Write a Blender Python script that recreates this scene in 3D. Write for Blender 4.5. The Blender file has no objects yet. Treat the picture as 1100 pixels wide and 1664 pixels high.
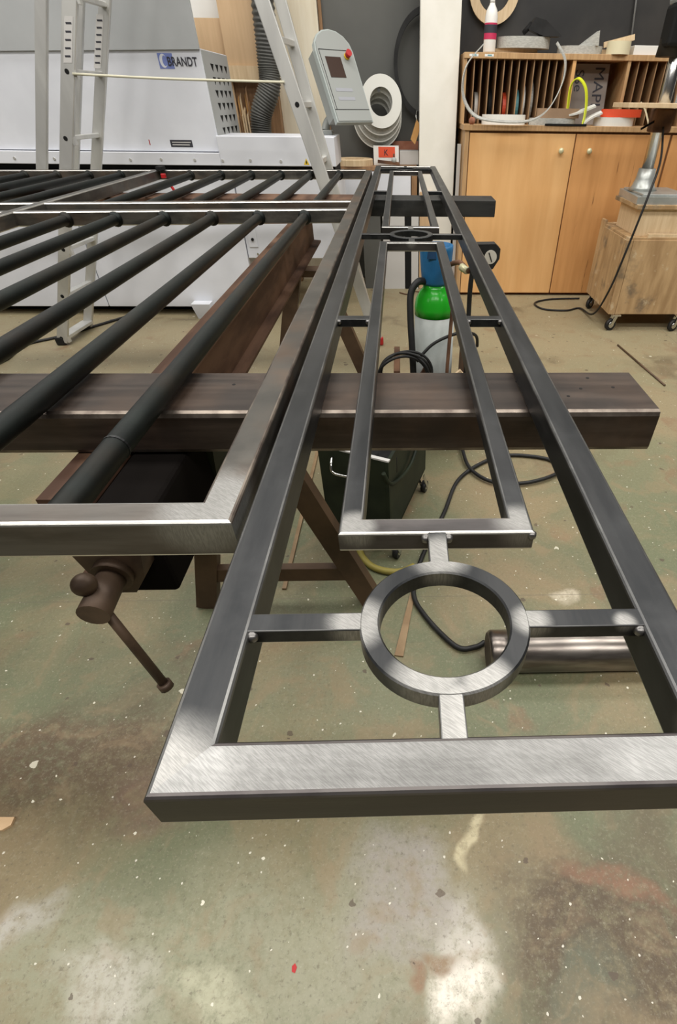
import bpy, bmesh, math, random
from mathutils import Vector, Matrix
random.seed(7)
S = bpy.context.scene
COL = S.collection

# ------------------------------------------------------------------ camera
cam_d = bpy.data.cameras.new('camera'); cam = bpy.data.objects.new('camera', cam_d); COL.objects.link(cam)
RR = Vector((0.99954571, -0.02829681, 0.01037579)); DD = Vector((-0.01093646, -0.66132914, -0.75001611)); FF = Vector((0.02808487, 0.74956191, -0.66133817))
M = Matrix(((RR.x, -DD.x, -FF.x, 0.17164), (RR.y, -DD.y, -FF.y, -0.13250), (RR.z, -DD.z, -FF.z, 1.42), (0, 0, 0, 1)))
cam.matrix_world = M
cam_d.sensor_fit = 'HORIZONTAL'; cam_d.sensor_width = 36.0; cam_d.lens = 804.0/1100*36
cam_d.shift_x = (550-679.8)/1100; cam_d.shift_y = (873.5-832)/1100
cam_d.clip_start = 0.02; cam_d.clip_end = 60
S.camera = cam

# ------------------------------------------------------------------ world, lights, exposure
w = bpy.data.worlds.new('workshop_ambient'); S.world = w; w.use_nodes = True
w.node_tree.nodes['Background'].inputs[0].default_value = (1.0, 0.98, 0.95, 1)
w.node_tree.nodes['Background'].inputs[1].default_value = 0.05
def area(name, loc, sx, sy, power, col=(1, 0.95, 0.86), target=None):
    l = bpy.data.lights.new(name, 'AREA'); l.shape = 'RECTANGLE'; l.size = sx; l.size_y = sy; l.energy = power; l.color = col
    o = bpy.data.objects.new(name, l); o.location = loc; COL.objects.link(o)
    if target: o.rotation_euler = (Vector(target)-Vector(loc)).to_track_quat('-Z', 'Y').to_euler()
    return o
for ly, pw in ((-1.3, 74), (1.7, 60), (4.0, 42)):  # overhead rows; the rear one is unseen fill added for camera-facing surfaces
    for lx in (-3.3, -1.1, 1.1, 3.3):
        area('ceiling_and_fill_lamp', (lx, ly, 4.3), 1.7, 0.9, pw, (1.0, 0.965, 0.915))
vs = S.view_settings
vs.view_transform = 'Standard'; vs.look = 'None'; vs.gamma = 1.0; vs.use_curve_mapping = False; vs.exposure = 0.06

# ------------------------------------------------------------------ materials
def newmat(name):
    m = bpy.data.materials.new(name); m.use_nodes = True
    return m, m.node_tree, m.node_tree.nodes['Principled BSDF']
def nd(nt, t, **kw):
    n = nt.nodes.new(t)
    for k, v in kw.items(): setattr(n, k, v)
    return n
def L(nt, a, b): nt.links.new(a, b)
def math_n(nt, op, a, b=None, clamp=False):
    n = nd(nt, 'ShaderNodeMath', operation=op); n.use_clamp = clamp
    for i, x in enumerate((a, b)):
        if x is None: continue
        if isinstance(x, (int, float)): n.inputs[i].default_value = x
        else: L(nt, x, n.inputs[i])
    return n.outputs[0]
def mix_c(nt, fac, a, b):
    n = nd(nt, 'ShaderNodeMix', data_type='RGBA')
    if isinstance(fac, (int, float)): n.inputs[0].default_value = fac
    else: L(nt, fac, n.inputs[0])
    for i, x in ((6, a), (7, b)):
        if isinstance(x, (tuple, list)): n.inputs[i].default_value = (x[0], x[1], x[2], 1)
        else: L(nt, x, n.inputs[i])
    return n.outputs[2]
def ramp(nt, fac, p0, p1):
    n = nd(nt, 'ShaderNodeMapRange'); n.interpolation_type = 'SMOOTHSTEP'
    L(nt, fac, n.inputs[0]); n.inputs[1].default_value = p0; n.inputs[2].default_value = p1
    return n.outputs[0]
def noise(nt, vec, scale, detail=4, rough=0.55):
    n = nd(nt, 'ShaderNodeTexNoise'); n.inputs['Scale'].default_value = scale; n.inputs['Detail'].default_value = detail; n.inputs['Roughness'].default_value = rough
    L(nt, vec, n.inputs['Vector']); return n.outputs['Fac']
def scaled(nt, vec, s, loc=(0, 0, 0)):
    n = nd(nt, 'ShaderNodeMapping'); n.inputs['Scale'].default_value = s; n.inputs['Location'].default_value = loc
    L(nt, vec, n.inputs['Vector']); return n.outputs[0]
def bump(nt, b, h, strength, dist=0.002):
    n = nd(nt, 'ShaderNodeBump'); n.inputs['Strength'].default_value = strength; n.inputs['Distance'].default_value = dist
    L(nt, h, n.inputs['Height']); L(nt, n.outputs[0], b.inputs['Normal'])
def mat(name, c1, c2=None, rough=0.5, metal=0.0, scale=6.0, stretch=(1, 1, 1), lo=0.35, hi=0.65, bmp=0.0, spec=0.5, rough2=None):
    m, nt, b = newmat(name)
    b.inputs['Roughness'].default_value = rough; b.inputs['Metallic'].default_value = metal; b.inputs['Specular IOR Level'].default_value = spec
    if c2 is None:
        b.inputs['Base Color'].default_value = (*c1, 1)
    else:
        g = nd(nt, 'ShaderNodeTexCoord')
        f = ramp(nt, noise(nt, scaled(nt, g.outputs['Object'], stretch), scale, 5), lo, hi)
        L(nt, mix_c(nt, f, c1, c2), b.inputs['Base Color'])
        if rough2 is not None:
            mr = nd(nt, 'ShaderNodeMapRange'); L(nt, f, mr.inputs[0]); mr.inputs[3].default_value = rough; mr.inputs[4].default_value = rough2
            L(nt, mr.outputs[0], b.inputs['Roughness'])
        if bmp: bump(nt, b, f, bmp)
    return m

def steel(name, dark, light, ground, spots, streak=(30, 4, 30), rust=0.0, rough=0.42, metal=0.75, topz=None):
    """mill-scale steel with ground bright areas at the listed world points (x, y, z, radius)"""
    m, nt, b = newmat(name)
    g = nd(nt, 'ShaderNodeNewGeometry'); pos = g.outputs['Position']
    n1 = noise(nt, scaled(nt, pos, streak), 1.0, 6, 0.6)
    n2 = noise(nt, pos, 9, 5)
    n3 = noise(nt, pos, 60, 4)
    col = mix_c(nt, ramp(nt, n1, 0.36, 0.66), dark, light)
    col = mix_c(nt, math_n(nt, 'MULTIPLY', ramp(nt, n2, 0.52, 0.72), 0.55), col, tuple(x*1.5 for x in light))
    if rust:
        col = mix_c(nt, math_n(nt, 'MULTIPLY', ramp(nt, noise(nt, pos, 5, 6), 0.45, 0.75), rust), col, (0.20, 0.10, 0.045))
    tot = None
    for (x, y, z, r) in spots:
        d = nd(nt, 'ShaderNodeVectorMath', operation='DISTANCE'); L(nt, pos, d.inputs[0]); d.inputs[1].default_value = (x, y, z)
        f = math_n(nt, 'ADD', math_n(nt, 'DIVIDE', d.outputs['Value'], r), math_n(nt, 'MULTIPLY', math_n(nt, 'SUBTRACT', n2, 0.5), 1.1))
        mr = nd(nt, 'ShaderNodeMapRange'); mr.interpolation_type = 'SMOOTHSTEP'; L(nt, f, mr.inputs[0])
        mr.inputs[1].default_value = 1.15; mr.inputs[2].default_value = 0.40
        tot = mr.outputs[0] if tot is None else math_n(nt, 'MAXIMUM', tot, mr.outputs[0])
    if topz is not None:   # only the upper face was ground bright
        sp_ = nd(nt, 'ShaderNodeSeparateXYZ'); L(nt, pos, sp_.inputs[0])
        tz = math_n(nt, 'MULTIPLY', ramp(nt, sp_.outputs['Z'], topz-.004, topz-.0012), math_n(nt, 'ADD', 0.45, math_n(nt, 'MULTIPLY', math_n(nt, 'ADD', ramp(nt, n1, 0.35, 0.65), ramp(nt, n2, 0.35, 0.65)), 0.275)))
        tot = tz if tot is None else math_n(nt, 'MAXIMUM', math_n(nt, 'MULTIPLY', tot, ramp(nt, sp_.outputs['Z'], topz-.004, topz-.0012)), tz)
    rg = math_n(nt, 'ADD', rough, math_n(nt, 'MULTIPLY', math_n(nt, 'SUBTRACT', n1, 0.5), 0.3))
    if tot is not None:
        rm = nd(nt, 'ShaderNodeMapping'); rm.inputs['Rotation'].default_value = (0, 0, math.radians(38)); L(nt, pos, rm.inputs['Vector'])
        sc = noise(nt, scaled(nt, rm.outputs[0], (110, 1300, 110)), 1.0, 4)
        gcol = mix_c(nt, ramp(nt, sc, 0.35, 0.65), tuple(x*0.78 for x in ground), tuple(x*1.1 for x in ground))
        col = mix_c(nt, tot, col, gcol)
        rg = math_n(nt, 'SUBTRACT', rg, math_n(nt, 'MULTIPLY', tot, 0.03))
    L(nt, col, b.inputs['Base Color']); L(nt, rg, b.inputs['Roughness'])
    b.inputs['Metallic'].default_value = metal
    bump(nt, b, math_n(nt, 'ADD', n1, math_n(nt, 'MULTIPLY', n3, 0.5)), 0.12, 0.0015)
    return m

FT = 1.08   # frame top height
GR = (0.25, 0.247, 0.235)
SPOTS = [(0.012, 0.012, FT, 0.050), (0.41, 0.02, FT, 0.05), (0.206, 0.055, FT, 0.036), (0.206, 0.225, FT, 0.034), (0.118, 0.275, FT, 0.026), (0.298, 0.280, FT, 0.036),
    (0.13, 0.145, FT, 0.028), (0.282, 0.142, FT, 0.020), (0.206, 1.69, FT, 0.02), (0.206, 1.93, FT, 0.02), (0.365, 0.14, FT, 0.012), (0.19, 0.088, FT, 0.03), (0.235, 0.08, FT, 0.025)]
M_STEEL = steel('mill_steel', (0.018, 0.0195, 0.021), (0.037, 0.038, 0.039), GR, SPOTS)
M_STEELW = steel('mill_steel_worn', (0.048, 0.044, 0.043), (0.082, 0.075, 0.073), GR, SPOTS, streak=(5, 30, 30))
M_GROUND = steel('ground_steel_bar', (0.024, 0.022, 0.020), (0.038, 0.035, 0.032), (0.235, 0.235, 0.228), [(0.02, 0.02, FT, 0.06), (0.38, 0.02, FT, 0.10)], streak=(5, 60, 40), topz=FT)
M_GATE = steel('gate_tube_steel', (0.075, 0.072, 0.066), (0.125, 0.118, 0.105), GR, [(-0.035, 0.30, FT+.006, 0.075), (-0.20, 0.29, FT+.006, 0.06)], rust=0.35, streak=(8, 8, 30))
M_GATE2 = steel('gate_side_steel', (0.052, 0.050, 0.045), (0.088, 0.082, 0.072), GR, [(-0.035, 0.30, FT+.006, 0.085)], rust=0.4, streak=(8, 8, 30))
M_FRONTG = steel('gate_front_rail_steel', (0.072, 0.067, 0.061), (0.125, 0.117, 0.107), GR, [(-0.035, 0.30, FT+.006, 0.06)], streak=(4, 40, 30), rust=0.1)
M_ROD = steel('round_bar_steel', (0.005, 0.007, 0.0066), (0.011, 0.0145, 0.013), GR, [], streak=(20, 3, 20), rust=0.06, rough=0.5, metal=0.75)
M_BEAM = steel('rusty_box_beam', (0.020, 0.014, 0.011), (0.050, 0.037, 0.029), GR, [], streak=(2.5, 26, 26), rust=0.15, rough=0.48, metal=0.5)
M_BEAM2 = steel('black_box_beam', (0.02, 0.021, 0.021), (0.035, 0.035, 0.033), GR, [], streak=(2.5, 26, 26), rust=0.05, rough=0.55, metal=0.5)
M_RUST = mat('rusted_steel', (0.085, 0.042, 0.024), (0.19, 0.095, 0.05), rough=0.75, metal=0.25, scale=9, bmp=0.3)
M_IBEAM = mat('rust_coated_beam', (0.055, 0.024, 0.012), (0.13, 0.068, 0.038), rough=0.7, metal=0.3, scale=5, stretch=(3, .6, 3), bmp=0.2)
M_TREST = mat('brown_trestle_steel', (0.065, 0.038, 0.021), (0.115, 0.069, 0.038), rough=0.6, metal=0.2, scale=6)
M_VISE = mat('oily_brown_vise', (0.040, 0.024, 0.016), (0.085, 0.054, 0.034), rough=0.55, metal=0.4, scale=14)
M_GREEN = mat('dark_green_paint', (0.010, 0.015, 0.009), (0.019, 0.026, 0.014), rough=0.55, scale=8, spec=0.25)
M_ALU = mat('brushed_aluminium', (0.55, 0.55, 0.53), (0.68, 0.68, 0.65), rough=0.42, metal=0.55, scale=5, stretch=(1, 1, .2))
M_ROPE = mat('cream_rope', (0.62, 0.60, 0.46), rough=0.9)
M_WHITEM = mat('light_grey_enamel', (0.66, 0.68, 0.73), (0.74, 0.76, 0.81), rough=0.42, scale=2)
M_HOOD = mat('grey_enamel_hood', (0.38, 0.395, 0.40), (0.43, 0.445, 0.45), rough=0.45, scale=2)
M_GRILL = mat('grey_grille_panel', (0.40, 0.41, 0.40), rough=0.5)
M_BLACK = mat('matt_black', (0.009, 0.009, 0.009), rough=0.7, spec=0.2)
M_RUBBER = mat('black_rubber', (0.011, 0.011, 0.011), (0.02, 0.02, 0.02), rough=0.5, scale=10, spec=0.3)
M_BLUE = mat('logo_blue', (0.17, 0.22, 0.50), rough=0.5)
M_TEXT = mat('dark_print', (0.03, 0.03, 0.04), rough=0.6)
M_WHITE = mat('white_plastic', (0.80, 0.79, 0.75), rough=0.5)
M_PLASTER = mat('white_plaster', (0.80, 0.78, 0.70), (0.86, 0.84, 0.77), rough=0.85, scale=4)
M_GREYWALL = mat('grey_wall_sheet', (0.088, 0.089, 0.082), (0.108, 0.108, 0.098), rough=0.55, scale=1.2)
M_CHAR = mat('charcoal_wall_sheet', (0.022, 0.022, 0.022), (0.045, 0.043, 0.040), rough=0.35, scale=1.6)
M_CREAM = mat('cream_board', (0.66, 0.58, 0.43), (0.74, 0.68, 0.54), rough=0.7, scale=3, stretch=(4, 4, .5))
def wood(name, a, b, scale=4, stretch=(9, 9, .8), rough=0.55):
    return mat(name, a, b, rough=rough, scale=scale, stretch=stretch, lo=0.3, hi=0.7, bmp=0.05)
M_PLYL = wood('pale_plywood', (0.66, 0.36, 0.135), (0.76, 0.45, 0.19), 2.0, (4, 4, .5))
M_PLYR = wood('reddish_plywood', (0.53, 0.255, 0.085), (0.65, 0.33, 0.12), 2.4, (5, 5, .5))
def scarred():
    m, nt, b = newmat('scarred_reddish_plywood')
    p = nd(nt, 'ShaderNodeNewGeometry').outputs['Position']
    c = mix_c(nt, ramp(nt, noise(nt, scaled(nt, p, (5, 5, .5)), 2.4, 5), .3, .7), (0.53, 0.255, 0.085), (0.65, 0.33, 0.12))
    c = mix_c(nt, math_n(nt, 'MULTIPLY', ramp(nt, noise(nt, scaled(nt, p, (22, 22, 2.2)), 1.0, 4), .66, .72), .75), c, (0.14, 0.055, 0.02))
    L(nt, c, b.inputs['Base Color']); b.inputs['Roughness'].default_value = .5
    return m
M_PLYR = scarred()
M_SHELF = wood('shelf_chipboard', (0.40, 0.235, 0.105), (0.52, 0.33, 0.16), 6)
M_DIV = wood('divider_board', (0.27, 0.155, 0.075), (0.36, 0.22, 0.11), 6)
M_TANB = wood('tan_board', (0.56, 0.38, 0.215), (0.62, 0.43, 0.25), 3)
M_BROWNW = wood('brown_wood', (0.22, 0.12, 0.055), (0.31, 0.175, 0.085), 5)
M_CART = wood('dirty_plywood', (0.30, 0.185, 0.085), (0.50, 0.33, 0.165), 3, (1, 1, 1), 0.7)
def cart_mat():
    m, nt, b = newmat('grimy_trolley_plywood')
    p = nd(nt, 'ShaderNodeNewGeometry').outputs['Position']
    c = mix_c(nt, ramp(nt, noise(nt, scaled(nt, p, (5, 5, 1)), 3, 5), .3, .7), (0.33, 0.205, 0.095), (0.50, 0.335, 0.17))
    c = mix_c(nt, math_n(nt, 'MULTIPLY', ramp(nt, noise(nt, p, 4.5, 6, .6), .50, .68), .75), c, (0.10, 0.082, 0.06))
    c = mix_c(nt, math_n(nt, 'MULTIPLY', ramp(nt, noise(nt, scaled(nt, p, (1, 1, 1), (5, 2, 1)), 12, 5), .60, .70), .6), c, (0.58, 0.47, 0.31))
    L(nt, c, b.inputs['Base Color']); b.inputs['Roughness'].default_value = .7
    return m
M_CART = cart_mat()
M_RAWW = wood('raw_wood', (0.60, 0.44, 0.26), (0.70, 0.54, 0.34), 6)
M_HOSE = mat('ribbed_hose', (0.05, 0.05, 0.045), (0.09, 0.09, 0.08), rough=0.5, scale=4)
M_CONS = mat('console_grey', (0.27, 0.285, 0.27), rough=0.45)
M_CONSL = mat('console_light_edge', (0.36, 0.40, 0.385), rough=0.4)
M_SCREEN = mat('dark_screen', (0.055, 0.035, 0.028), rough=0.15)
M_RED = mat('red_plastic', (0.40, 0.012, 0.014), rough=0.35)
M_REDP = mat('red_label', (0.72, 0.09, 0.035), rough=0.6)
M_YELLOW = mat('yellow_plastic', (0.75, 0.52, 0.03), rough=0.45)
M_NEON = mat('neon_yellow_band', (0.72, 0.80, 0.03), rough=0.4)
M_ROLLW = mat('white_banding', (0.76, 0.76, 0.71), rough=0.45)
M_ROLLG = mat('grey_banding', (0.36, 0.36, 0.33), (0.50, 0.50, 0.46), rough=0.45, scale=40, stretch=(1, 1, 6))
M_ROLLB = mat('brown_banding', (0.32, 0.21, 0.13), rough=0.45)
M_ORANGE = mat('orange_red_banding', (0.75, 0.085, 0.03), rough=0.45)
M_CARD = mat('grey_cardboard', (0.24, 0.215, 0.19), (0.29, 0.26, 0.235), rough=0.85, scale=4)
M_TAG = mat('ochre_tag', (0.42, 0.22, 0.065), (0.50, 0.27, 0.09), rough=0.75, scale=5)
M_CYLG = mat('grey_cylinder_paint', (0.33, 0.36, 0.345), (0.42, 0.45, 0.43), rough=0.5, scale=7)
M_GRN = mat('bright_green_paint', (0.022, 0.42, 0.022), rough=0.22)
M_BLU = mat('blue_cap_plastic', (0.012, 0.125, 0.30), (0.02, 0.16, 0.36), rough=0.45, scale=6)
M_CAST = mat('cast_iron_grey', (0.40, 0.42, 0.40), (0.50, 0.52, 0.50), rough=0.35, metal=0.5, scale=6)
M_CHROME = mat('bright_steel', (0.62, 0.62, 0.60), rough=0.22, metal=1.0)
M_SHAFT = mat('dark_turned_steel', (0.15, 0.13, 0.115), (0.26, 0.235, 0.21), rough=0.3, metal=0.9, scale=6, stretch=(1, 6, 6))
M_DIAL = mat('dial_face', (0.55, 0.52, 0.45), rough=0.4)
M_YHOSE = mat('dirty_yellow_hose', (0.30, 0.25, 0.055), rough=0.6)
M_KNOB = mat('brass_knob', (0.62, 0.60, 0.38), rough=0.35, metal=0.2)
M_LIPST = mat('pink_label', (0.55, 0.03, 0.10), rough=0.5)
M_GREYB = mat('grey_box_card', (0.55, 0.54, 0.52), rough=0.8)
M_REDBRICK = mat('terracotta_plinth', (0.34, 0.13, 0.075), (0.42, 0.19, 0.12), rough=0.85, scale=9)
M_STRIP = mat('brown_flat_bar', (0.20, 0.125, 0.06), (0.28, 0.19, 0.10), rough=0.6, scale=8)
M_TAPE = mat('cream_tape', (0.72, 0.66, 0.45), rough=0.6)
M_BULL = mat('teal_banding', (0.10, 0.32, 0.36), rough=0.5)

M_EDGEB = mat('edge_highlight_bright', (0.50, 0.49, 0.46), (0.62, 0.61, 0.58), rough=0.3, metal=0.9, scale=20)  # highlight along rounded rail edges, painted in as brighter steel
M_EDGES = mat('edge_highlight_dim', (0.075, 0.075, 0.075), (0.14, 0.14, 0.135), rough=0.36, metal=0.85, scale=12)  # fainter edge highlight of the dark bars, put into the colour
M_EDGER = mat('rubbed_rusty_highlight', (0.07, 0.054, 0.045), (0.20, 0.17, 0.14), rough=0.38, metal=0.8, scale=14)  # rubbed edge on the beam, painted highlight on the gate side rail
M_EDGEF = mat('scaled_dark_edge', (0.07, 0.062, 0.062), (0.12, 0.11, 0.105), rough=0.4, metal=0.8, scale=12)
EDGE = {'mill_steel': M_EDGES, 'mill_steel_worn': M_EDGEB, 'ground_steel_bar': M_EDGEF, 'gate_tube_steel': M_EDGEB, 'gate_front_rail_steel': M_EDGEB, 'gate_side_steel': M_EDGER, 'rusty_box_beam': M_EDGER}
def floor_mat():
    m, nt, b = newmat('worn_green_concrete')
    g = nd(nt, 'ShaderNodeNewGeometry'); pos = g.outputs['Position']
    sep = nd(nt, 'ShaderNodeSeparateXYZ'); L(nt, pos, sep.inputs[0])
    warp = nd(nt, 'ShaderNodeTexNoise'); warp.inputs['Scale'].default_value = 3.0; warp.inputs['Detail'].default_value = 4; L(nt, pos, warp.inputs['Vector'])
    vm = nd(nt, 'ShaderNodeVectorMath', operation='MULTIPLY_ADD'); L(nt, warp.outputs['Color'], vm.inputs[0]); vm.inputs[1].default_value = (.45, .45, 0); L(nt, pos, vm.inputs[2])
    wp = vm.outputs[0]
    green = (0.128, 0.140, 0.075); tan = (0.218, 0.172, 0.092); brown = (0.098, 0.068, 0.036); pale = (0.34, 0.32, 0.225); lilac = (0.29, 0.262, 0.235); rustc = (0.20, 0.10, 0.055)
    col = mix_c(nt, ramp(nt, noise(nt, wp, 1.6, 5), 0.40, 0.62), green, tan)
    # the far part of the hall floor is worn down to bare, sandy concrete
    far = nd(nt, 'ShaderNodeMapRange'); L(nt, sep.outputs['Y'], far.inputs[0]); far.inputs[1].default_value = 1.5; far.inputs[2].default_value = 3.6; far.inputs[3].default_value = 0; far.inputs[4].default_value = 0.85
    col = mix_c(nt, far.outputs[0], col, (0.30, 0.25, 0.150))
    col = mix_c(nt, math_n(nt, 'MULTIPLY', ramp(nt, noise(nt, scaled(nt, wp, (1, 1, 1), (7, 3, 0)), 2.2, 5), 0.56, 0.72), 0.65), col, brown)
    col = mix_c(nt, math_n(nt, 'MULTIPLY', ramp(nt, noise(nt, scaled(nt, wp, (1, 1, 1), (2, 9, 0)), 3.6, 6), 0.57, 0.70), 0.5), col, rustc)
    def blob(x, y, rx, ry, c, amt, soft=0.5):
        nonlocal col
        mp = scaled(nt, wp, (1/rx, 1/ry, 0), (-(x+.22)/rx, -(y+.22)/ry, 0))
        ln = nd(nt, 'ShaderNodeVectorMath', operation='LENGTH'); L(nt, mp, ln.inputs[0])
        mr = nd(nt, 'ShaderNodeMapRange'); mr.interpolation_type = 'SMOOTHSTEP'; L(nt, ln.outputs['Value'], mr.inputs[0])
        mr.inputs[1].default_value = 1+soft; mr.inputs[2].default_value = 1-soft
        n = ramp(nt, noise(nt, pos, 34, 8, .75), 0.34, 0.58)
        n = math_n(nt, 'ADD', 0.42, math_n(nt, 'MULTIPLY', n, 0.58))
        col = mix_c(nt, math_n(nt, 'MULTIPLY', math_n(nt, 'MULTIPLY', mr.outputs[0], n), amt), col, c)
    # paler patches, old stains
    blob(-0.35, 0.06, 0.50, 0.17, (0.25, 0.25, 0.165), 0.95)
    blob(0.15, 0.10, 0.26, 0.20, (0.265, 0.255, 0.18), 0.8)
    blob(-0.80, 0.54, 0.36, 0.19, (0.092, 0.062, 0.032), 1.0)
    blob(-0.50, 0.42, 0.12, 0.07, (0.15, 0.095, 0.065), 0.7)
    blob(0.66, 0.09, 0.27, 0.19, (0.072, 0.048, 0.024), 1.0)
    blob(0.64, 0.215, 0.12, 0.035, rustc, 0.8)
    blob(0.60, -0.02, 0.06, 0.08, (0.10, 0.11, 0.07), 0.8)
    blob(0.27, 0.03, 0.075, 0.10, (0.72, 0.67, 0.58), 1.0)
    blob(0.26, 0.15, 0.07, 0.09, (0.46, 0.43, 0.38), 0.8)
    blob(0.17, 0.24, 0.10, 0.07, lilac, 0.8)
    blob(0.10, 0.13, 0.09, 0.07, lilac, 0.7)
    blob(-0.45, 0.06, 0.12, 0.06, (0.44, 0.42, 0.36), 0.8)
    blob(-0.72, 0.15, 0.10, 0.05, (0.40, 0.38, 0.34), 0.8)
    blob(-0.22, 0.03, 0.07, 0.05, (0.42, 0.41, 0.29), 0.7)
    blob(0.21, 0.075, 0.045, 0.025, (0.20, 0.125, 0.065), 0.9)
    blob(0.15, 0.03, 0.02, 0.035, rustc, 0.9)
    blob(0.35, 0.29, 0.02, 0.03, (0.50, 0.44, 0.28), 1.0)
    blob(0.52, 0.66, 0.05, 0.03, rustc, 0.5)
    blob(0.72, 1.17, 0.045, 0.05, (0.50, 0.44, 0.33), 0.9)
    blob(-0.05, 0.75, 0.25, 0.18, (0.165, 0.175, 0.105), 0.7)
    fine = noise(nt, pos, 60, 7, 0.72)
    gr = noise(nt, scaled(nt, pos, (1, 1, 1), (3, 8, 0)), 150, 5, 0.7)
    col = mix_c(nt, math_n(nt, 'MULTIPLY', ramp(nt, fine, 0.50, 0.70), 0.27), col, pale)
    col = mix_c(nt, math_n(nt, 'MULTIPLY', ramp(nt, gr, 0.54, 0.70), 0.22), col, (0.50, 0.47, 0.38))
    col = mix_c(nt, math_n(nt, 'MULTIPLY', ramp(nt, noise(nt, scaled(nt, pos, (1, 1, 1), (4, 4, 0)), 85, 6, .75), 0.52, 0.70), 0.6), col, (0.085, 0.070, 0.044))
    col = mix_c(nt, math_n(nt, 'MULTIPLY', ramp(nt, noise(nt, scaled(nt, wp, (1, 1, 1), (1, 5, 0)), 9, 6, .6), 0.50, 0.66), 0.40), col, (0.245, 0.175, 0.098))
    # paint spatters and oil drops
    def dots(scale, size, keep, c, amt, seed):
        nonlocal col
        v = nd(nt, 'ShaderNodeTexVoronoi', feature='F1'); v.inputs['Scale'].default_value = scale
        mp = nd(nt, 'ShaderNodeVectorMath', operation='MULTIPLY_ADD'); L(nt, warp.outputs['Color'], mp.inputs[0]); mp.inputs[1].default_value = (.05, .05, 0); L(nt, scaled(nt, pos, (1, 1, 0), (seed, seed*1.7, 0)), mp.inputs[2])
        n2 = nd(nt, 'ShaderNodeTexNoise'); n2.inputs['Scale'].default_value = scale*5; L(nt, pos, n2.inputs['Vector'])
        mq = nd(nt, 'ShaderNodeVectorMath', operation='MULTIPLY_ADD'); L(nt, n2.outputs['Color'], mq.inputs[0]); mq.inputs[1].default_value = (.25/scale, .25/scale, 0); L(nt, mp.outputs[0], mq.inputs[2])
        L(nt, mq.outputs[0], v.inputs['Vector'])
        s = nd(nt, 'ShaderNodeSeparateColor'); L(nt, v.outputs['Color'], s.inputs[0])
        k = math_n(nt, 'LESS_THAN', s.outputs[0], keep)
        thr = math_n(nt, 'MULTIPLY', s.outputs[1], size)
        d = math_n(nt, 'LESS_THAN', v.outputs['Distance'], thr)
        col = mix_c(nt, math_n(nt, 'MULTIPLY', math_n(nt, 'MULTIPLY', k, d), amt), col, c)
    dots(14, 0.15, 0.45, (0.075, 0.05, 0.033), 0.75, 1.3)
    dots(8, 0.13, 0.40, (0.085, 0.055, 0.035), 0.7, 4.1)
    dots(26, 0.11, 0.30, (0.70, 0.67, 0.55), 0.9, 2.2)
    dots(9, 0.10, 0.30, (0.62, 0.59, 0.47), 0.8, 6.4)
    dots(55, 0.17, 0.25, (0.75, 0.72, 0.62), 0.7, 3.4)
    # old saw-cut joints in the slab
    for ax, c0 in (('Y', 1.135), ('X', 2.35)):
        dd = math_n(nt, 'ABSOLUTE', math_n(nt, 'SUBTRACT', sep.outputs[ax], c0))
        col = mix_c(nt, math_n(nt, 'MULTIPLY', math_n(nt, 'LESS_THAN', dd, 0.0022), 0.5), col, (0.13, 0.11, 0.075))
    L(nt, col, b.inputs['Base Color'])
    mr = nd(nt, 'ShaderNodeMapRange'); L(nt, fine, mr.inputs[0]); mr.inputs[3].default_value = 0.38; mr.inputs[4].default_value = 0.68; L(nt, mr.outputs[0], b.inputs['Roughness'])
    b.inputs['Specular IOR Level'].default_value = 0.45
    bump(nt, b, fine, 0.25, 0.002)
    return m
M_FLOOR = floor_mat()

# ------------------------------------------------------------------ mesh helpers
def B(): return bmesh.new()
def box(bm, x0, x1, y0, y1, z0, z1, r=0.0, axis=None, mtx=None):
    vs_ = [bm.verts.new((x, y, z)) for x in (x0, x1) for y in (y0, y1) for z in (z0, z1)]
    q = [(0, 1, 3, 2), (4, 6, 7, 5), (0, 4, 5, 1), (2, 3, 7, 6), (0, 2, 6, 4), (1, 5, 7, 3)]
    fs = [bm.faces.new([vs_[i] for i in f]) for f in q]
    if r > 0:
        es = set(e for f in fs for e in f.edges)
        if axis is not None:
            es = [e for e in es if abs((e.verts[0].co-e.verts[1].co)[axis]) > 1e-9]
        res = bmesh.ops.bevel(bm, geom=list(es), offset=r, segments=2, affect='EDGES', profile=0.5)
        vv = set(v for f in fs if f.is_valid for v in f.verts) | set(res['verts'])
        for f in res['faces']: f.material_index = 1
    else: vv = set(vs_)
    if mtx is not None: bmesh.ops.transform(bm, matrix=mtx, verts=list(vv))
    return bm
def mitred(bm, o0, o1, i1, i0, z0, z1, r):
    """bar with mitred ends: outer edge o0-o1, inner edge i0-i1 (plan points); long edges rounded"""
    lo = [bm.verts.new((p[0], p[1], z0)) for p in (o0, o1, i1, i0)]; hi = [bm.verts.new((p[0], p[1], z1)) for p in (o0, o1, i1, i0)]
    bm.faces.new(lo[::-1]); bm.faces.new(hi)
    for i in range(4): bm.faces.new((lo[i], lo[(i+1) % 4], hi[(i+1) % 4], hi[i]))
    es = [bm.edges.get((a[i], a[j])) for a in (lo, hi) for i, j in ((0, 1), (2, 3))]
    res = bmesh.ops.bevel(bm, geom=es, offset=r, segments=3, affect='EDGES', profile=0.5)
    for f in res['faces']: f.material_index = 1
    return bm
def rect_frame(x0, x1, y0, y1, wd, z0, z1, r):
    """front, back, left and right bars of a mitred rectangle"""
    O = [(x0, y0), (x1, y0), (x1, y1), (x0, y1)]; I = [(x0+wd, y0+wd), (x1-wd, y0+wd), (x1-wd, y1-wd), (x0+wd, y1-wd)]
    k = lambda a, b_: mitred(B(), O[a], O[b_], I[b_], I[a], z0, z1, r)
    return k(0, 1), k(2, 3), k(3, 0), k(1, 2)
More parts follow.
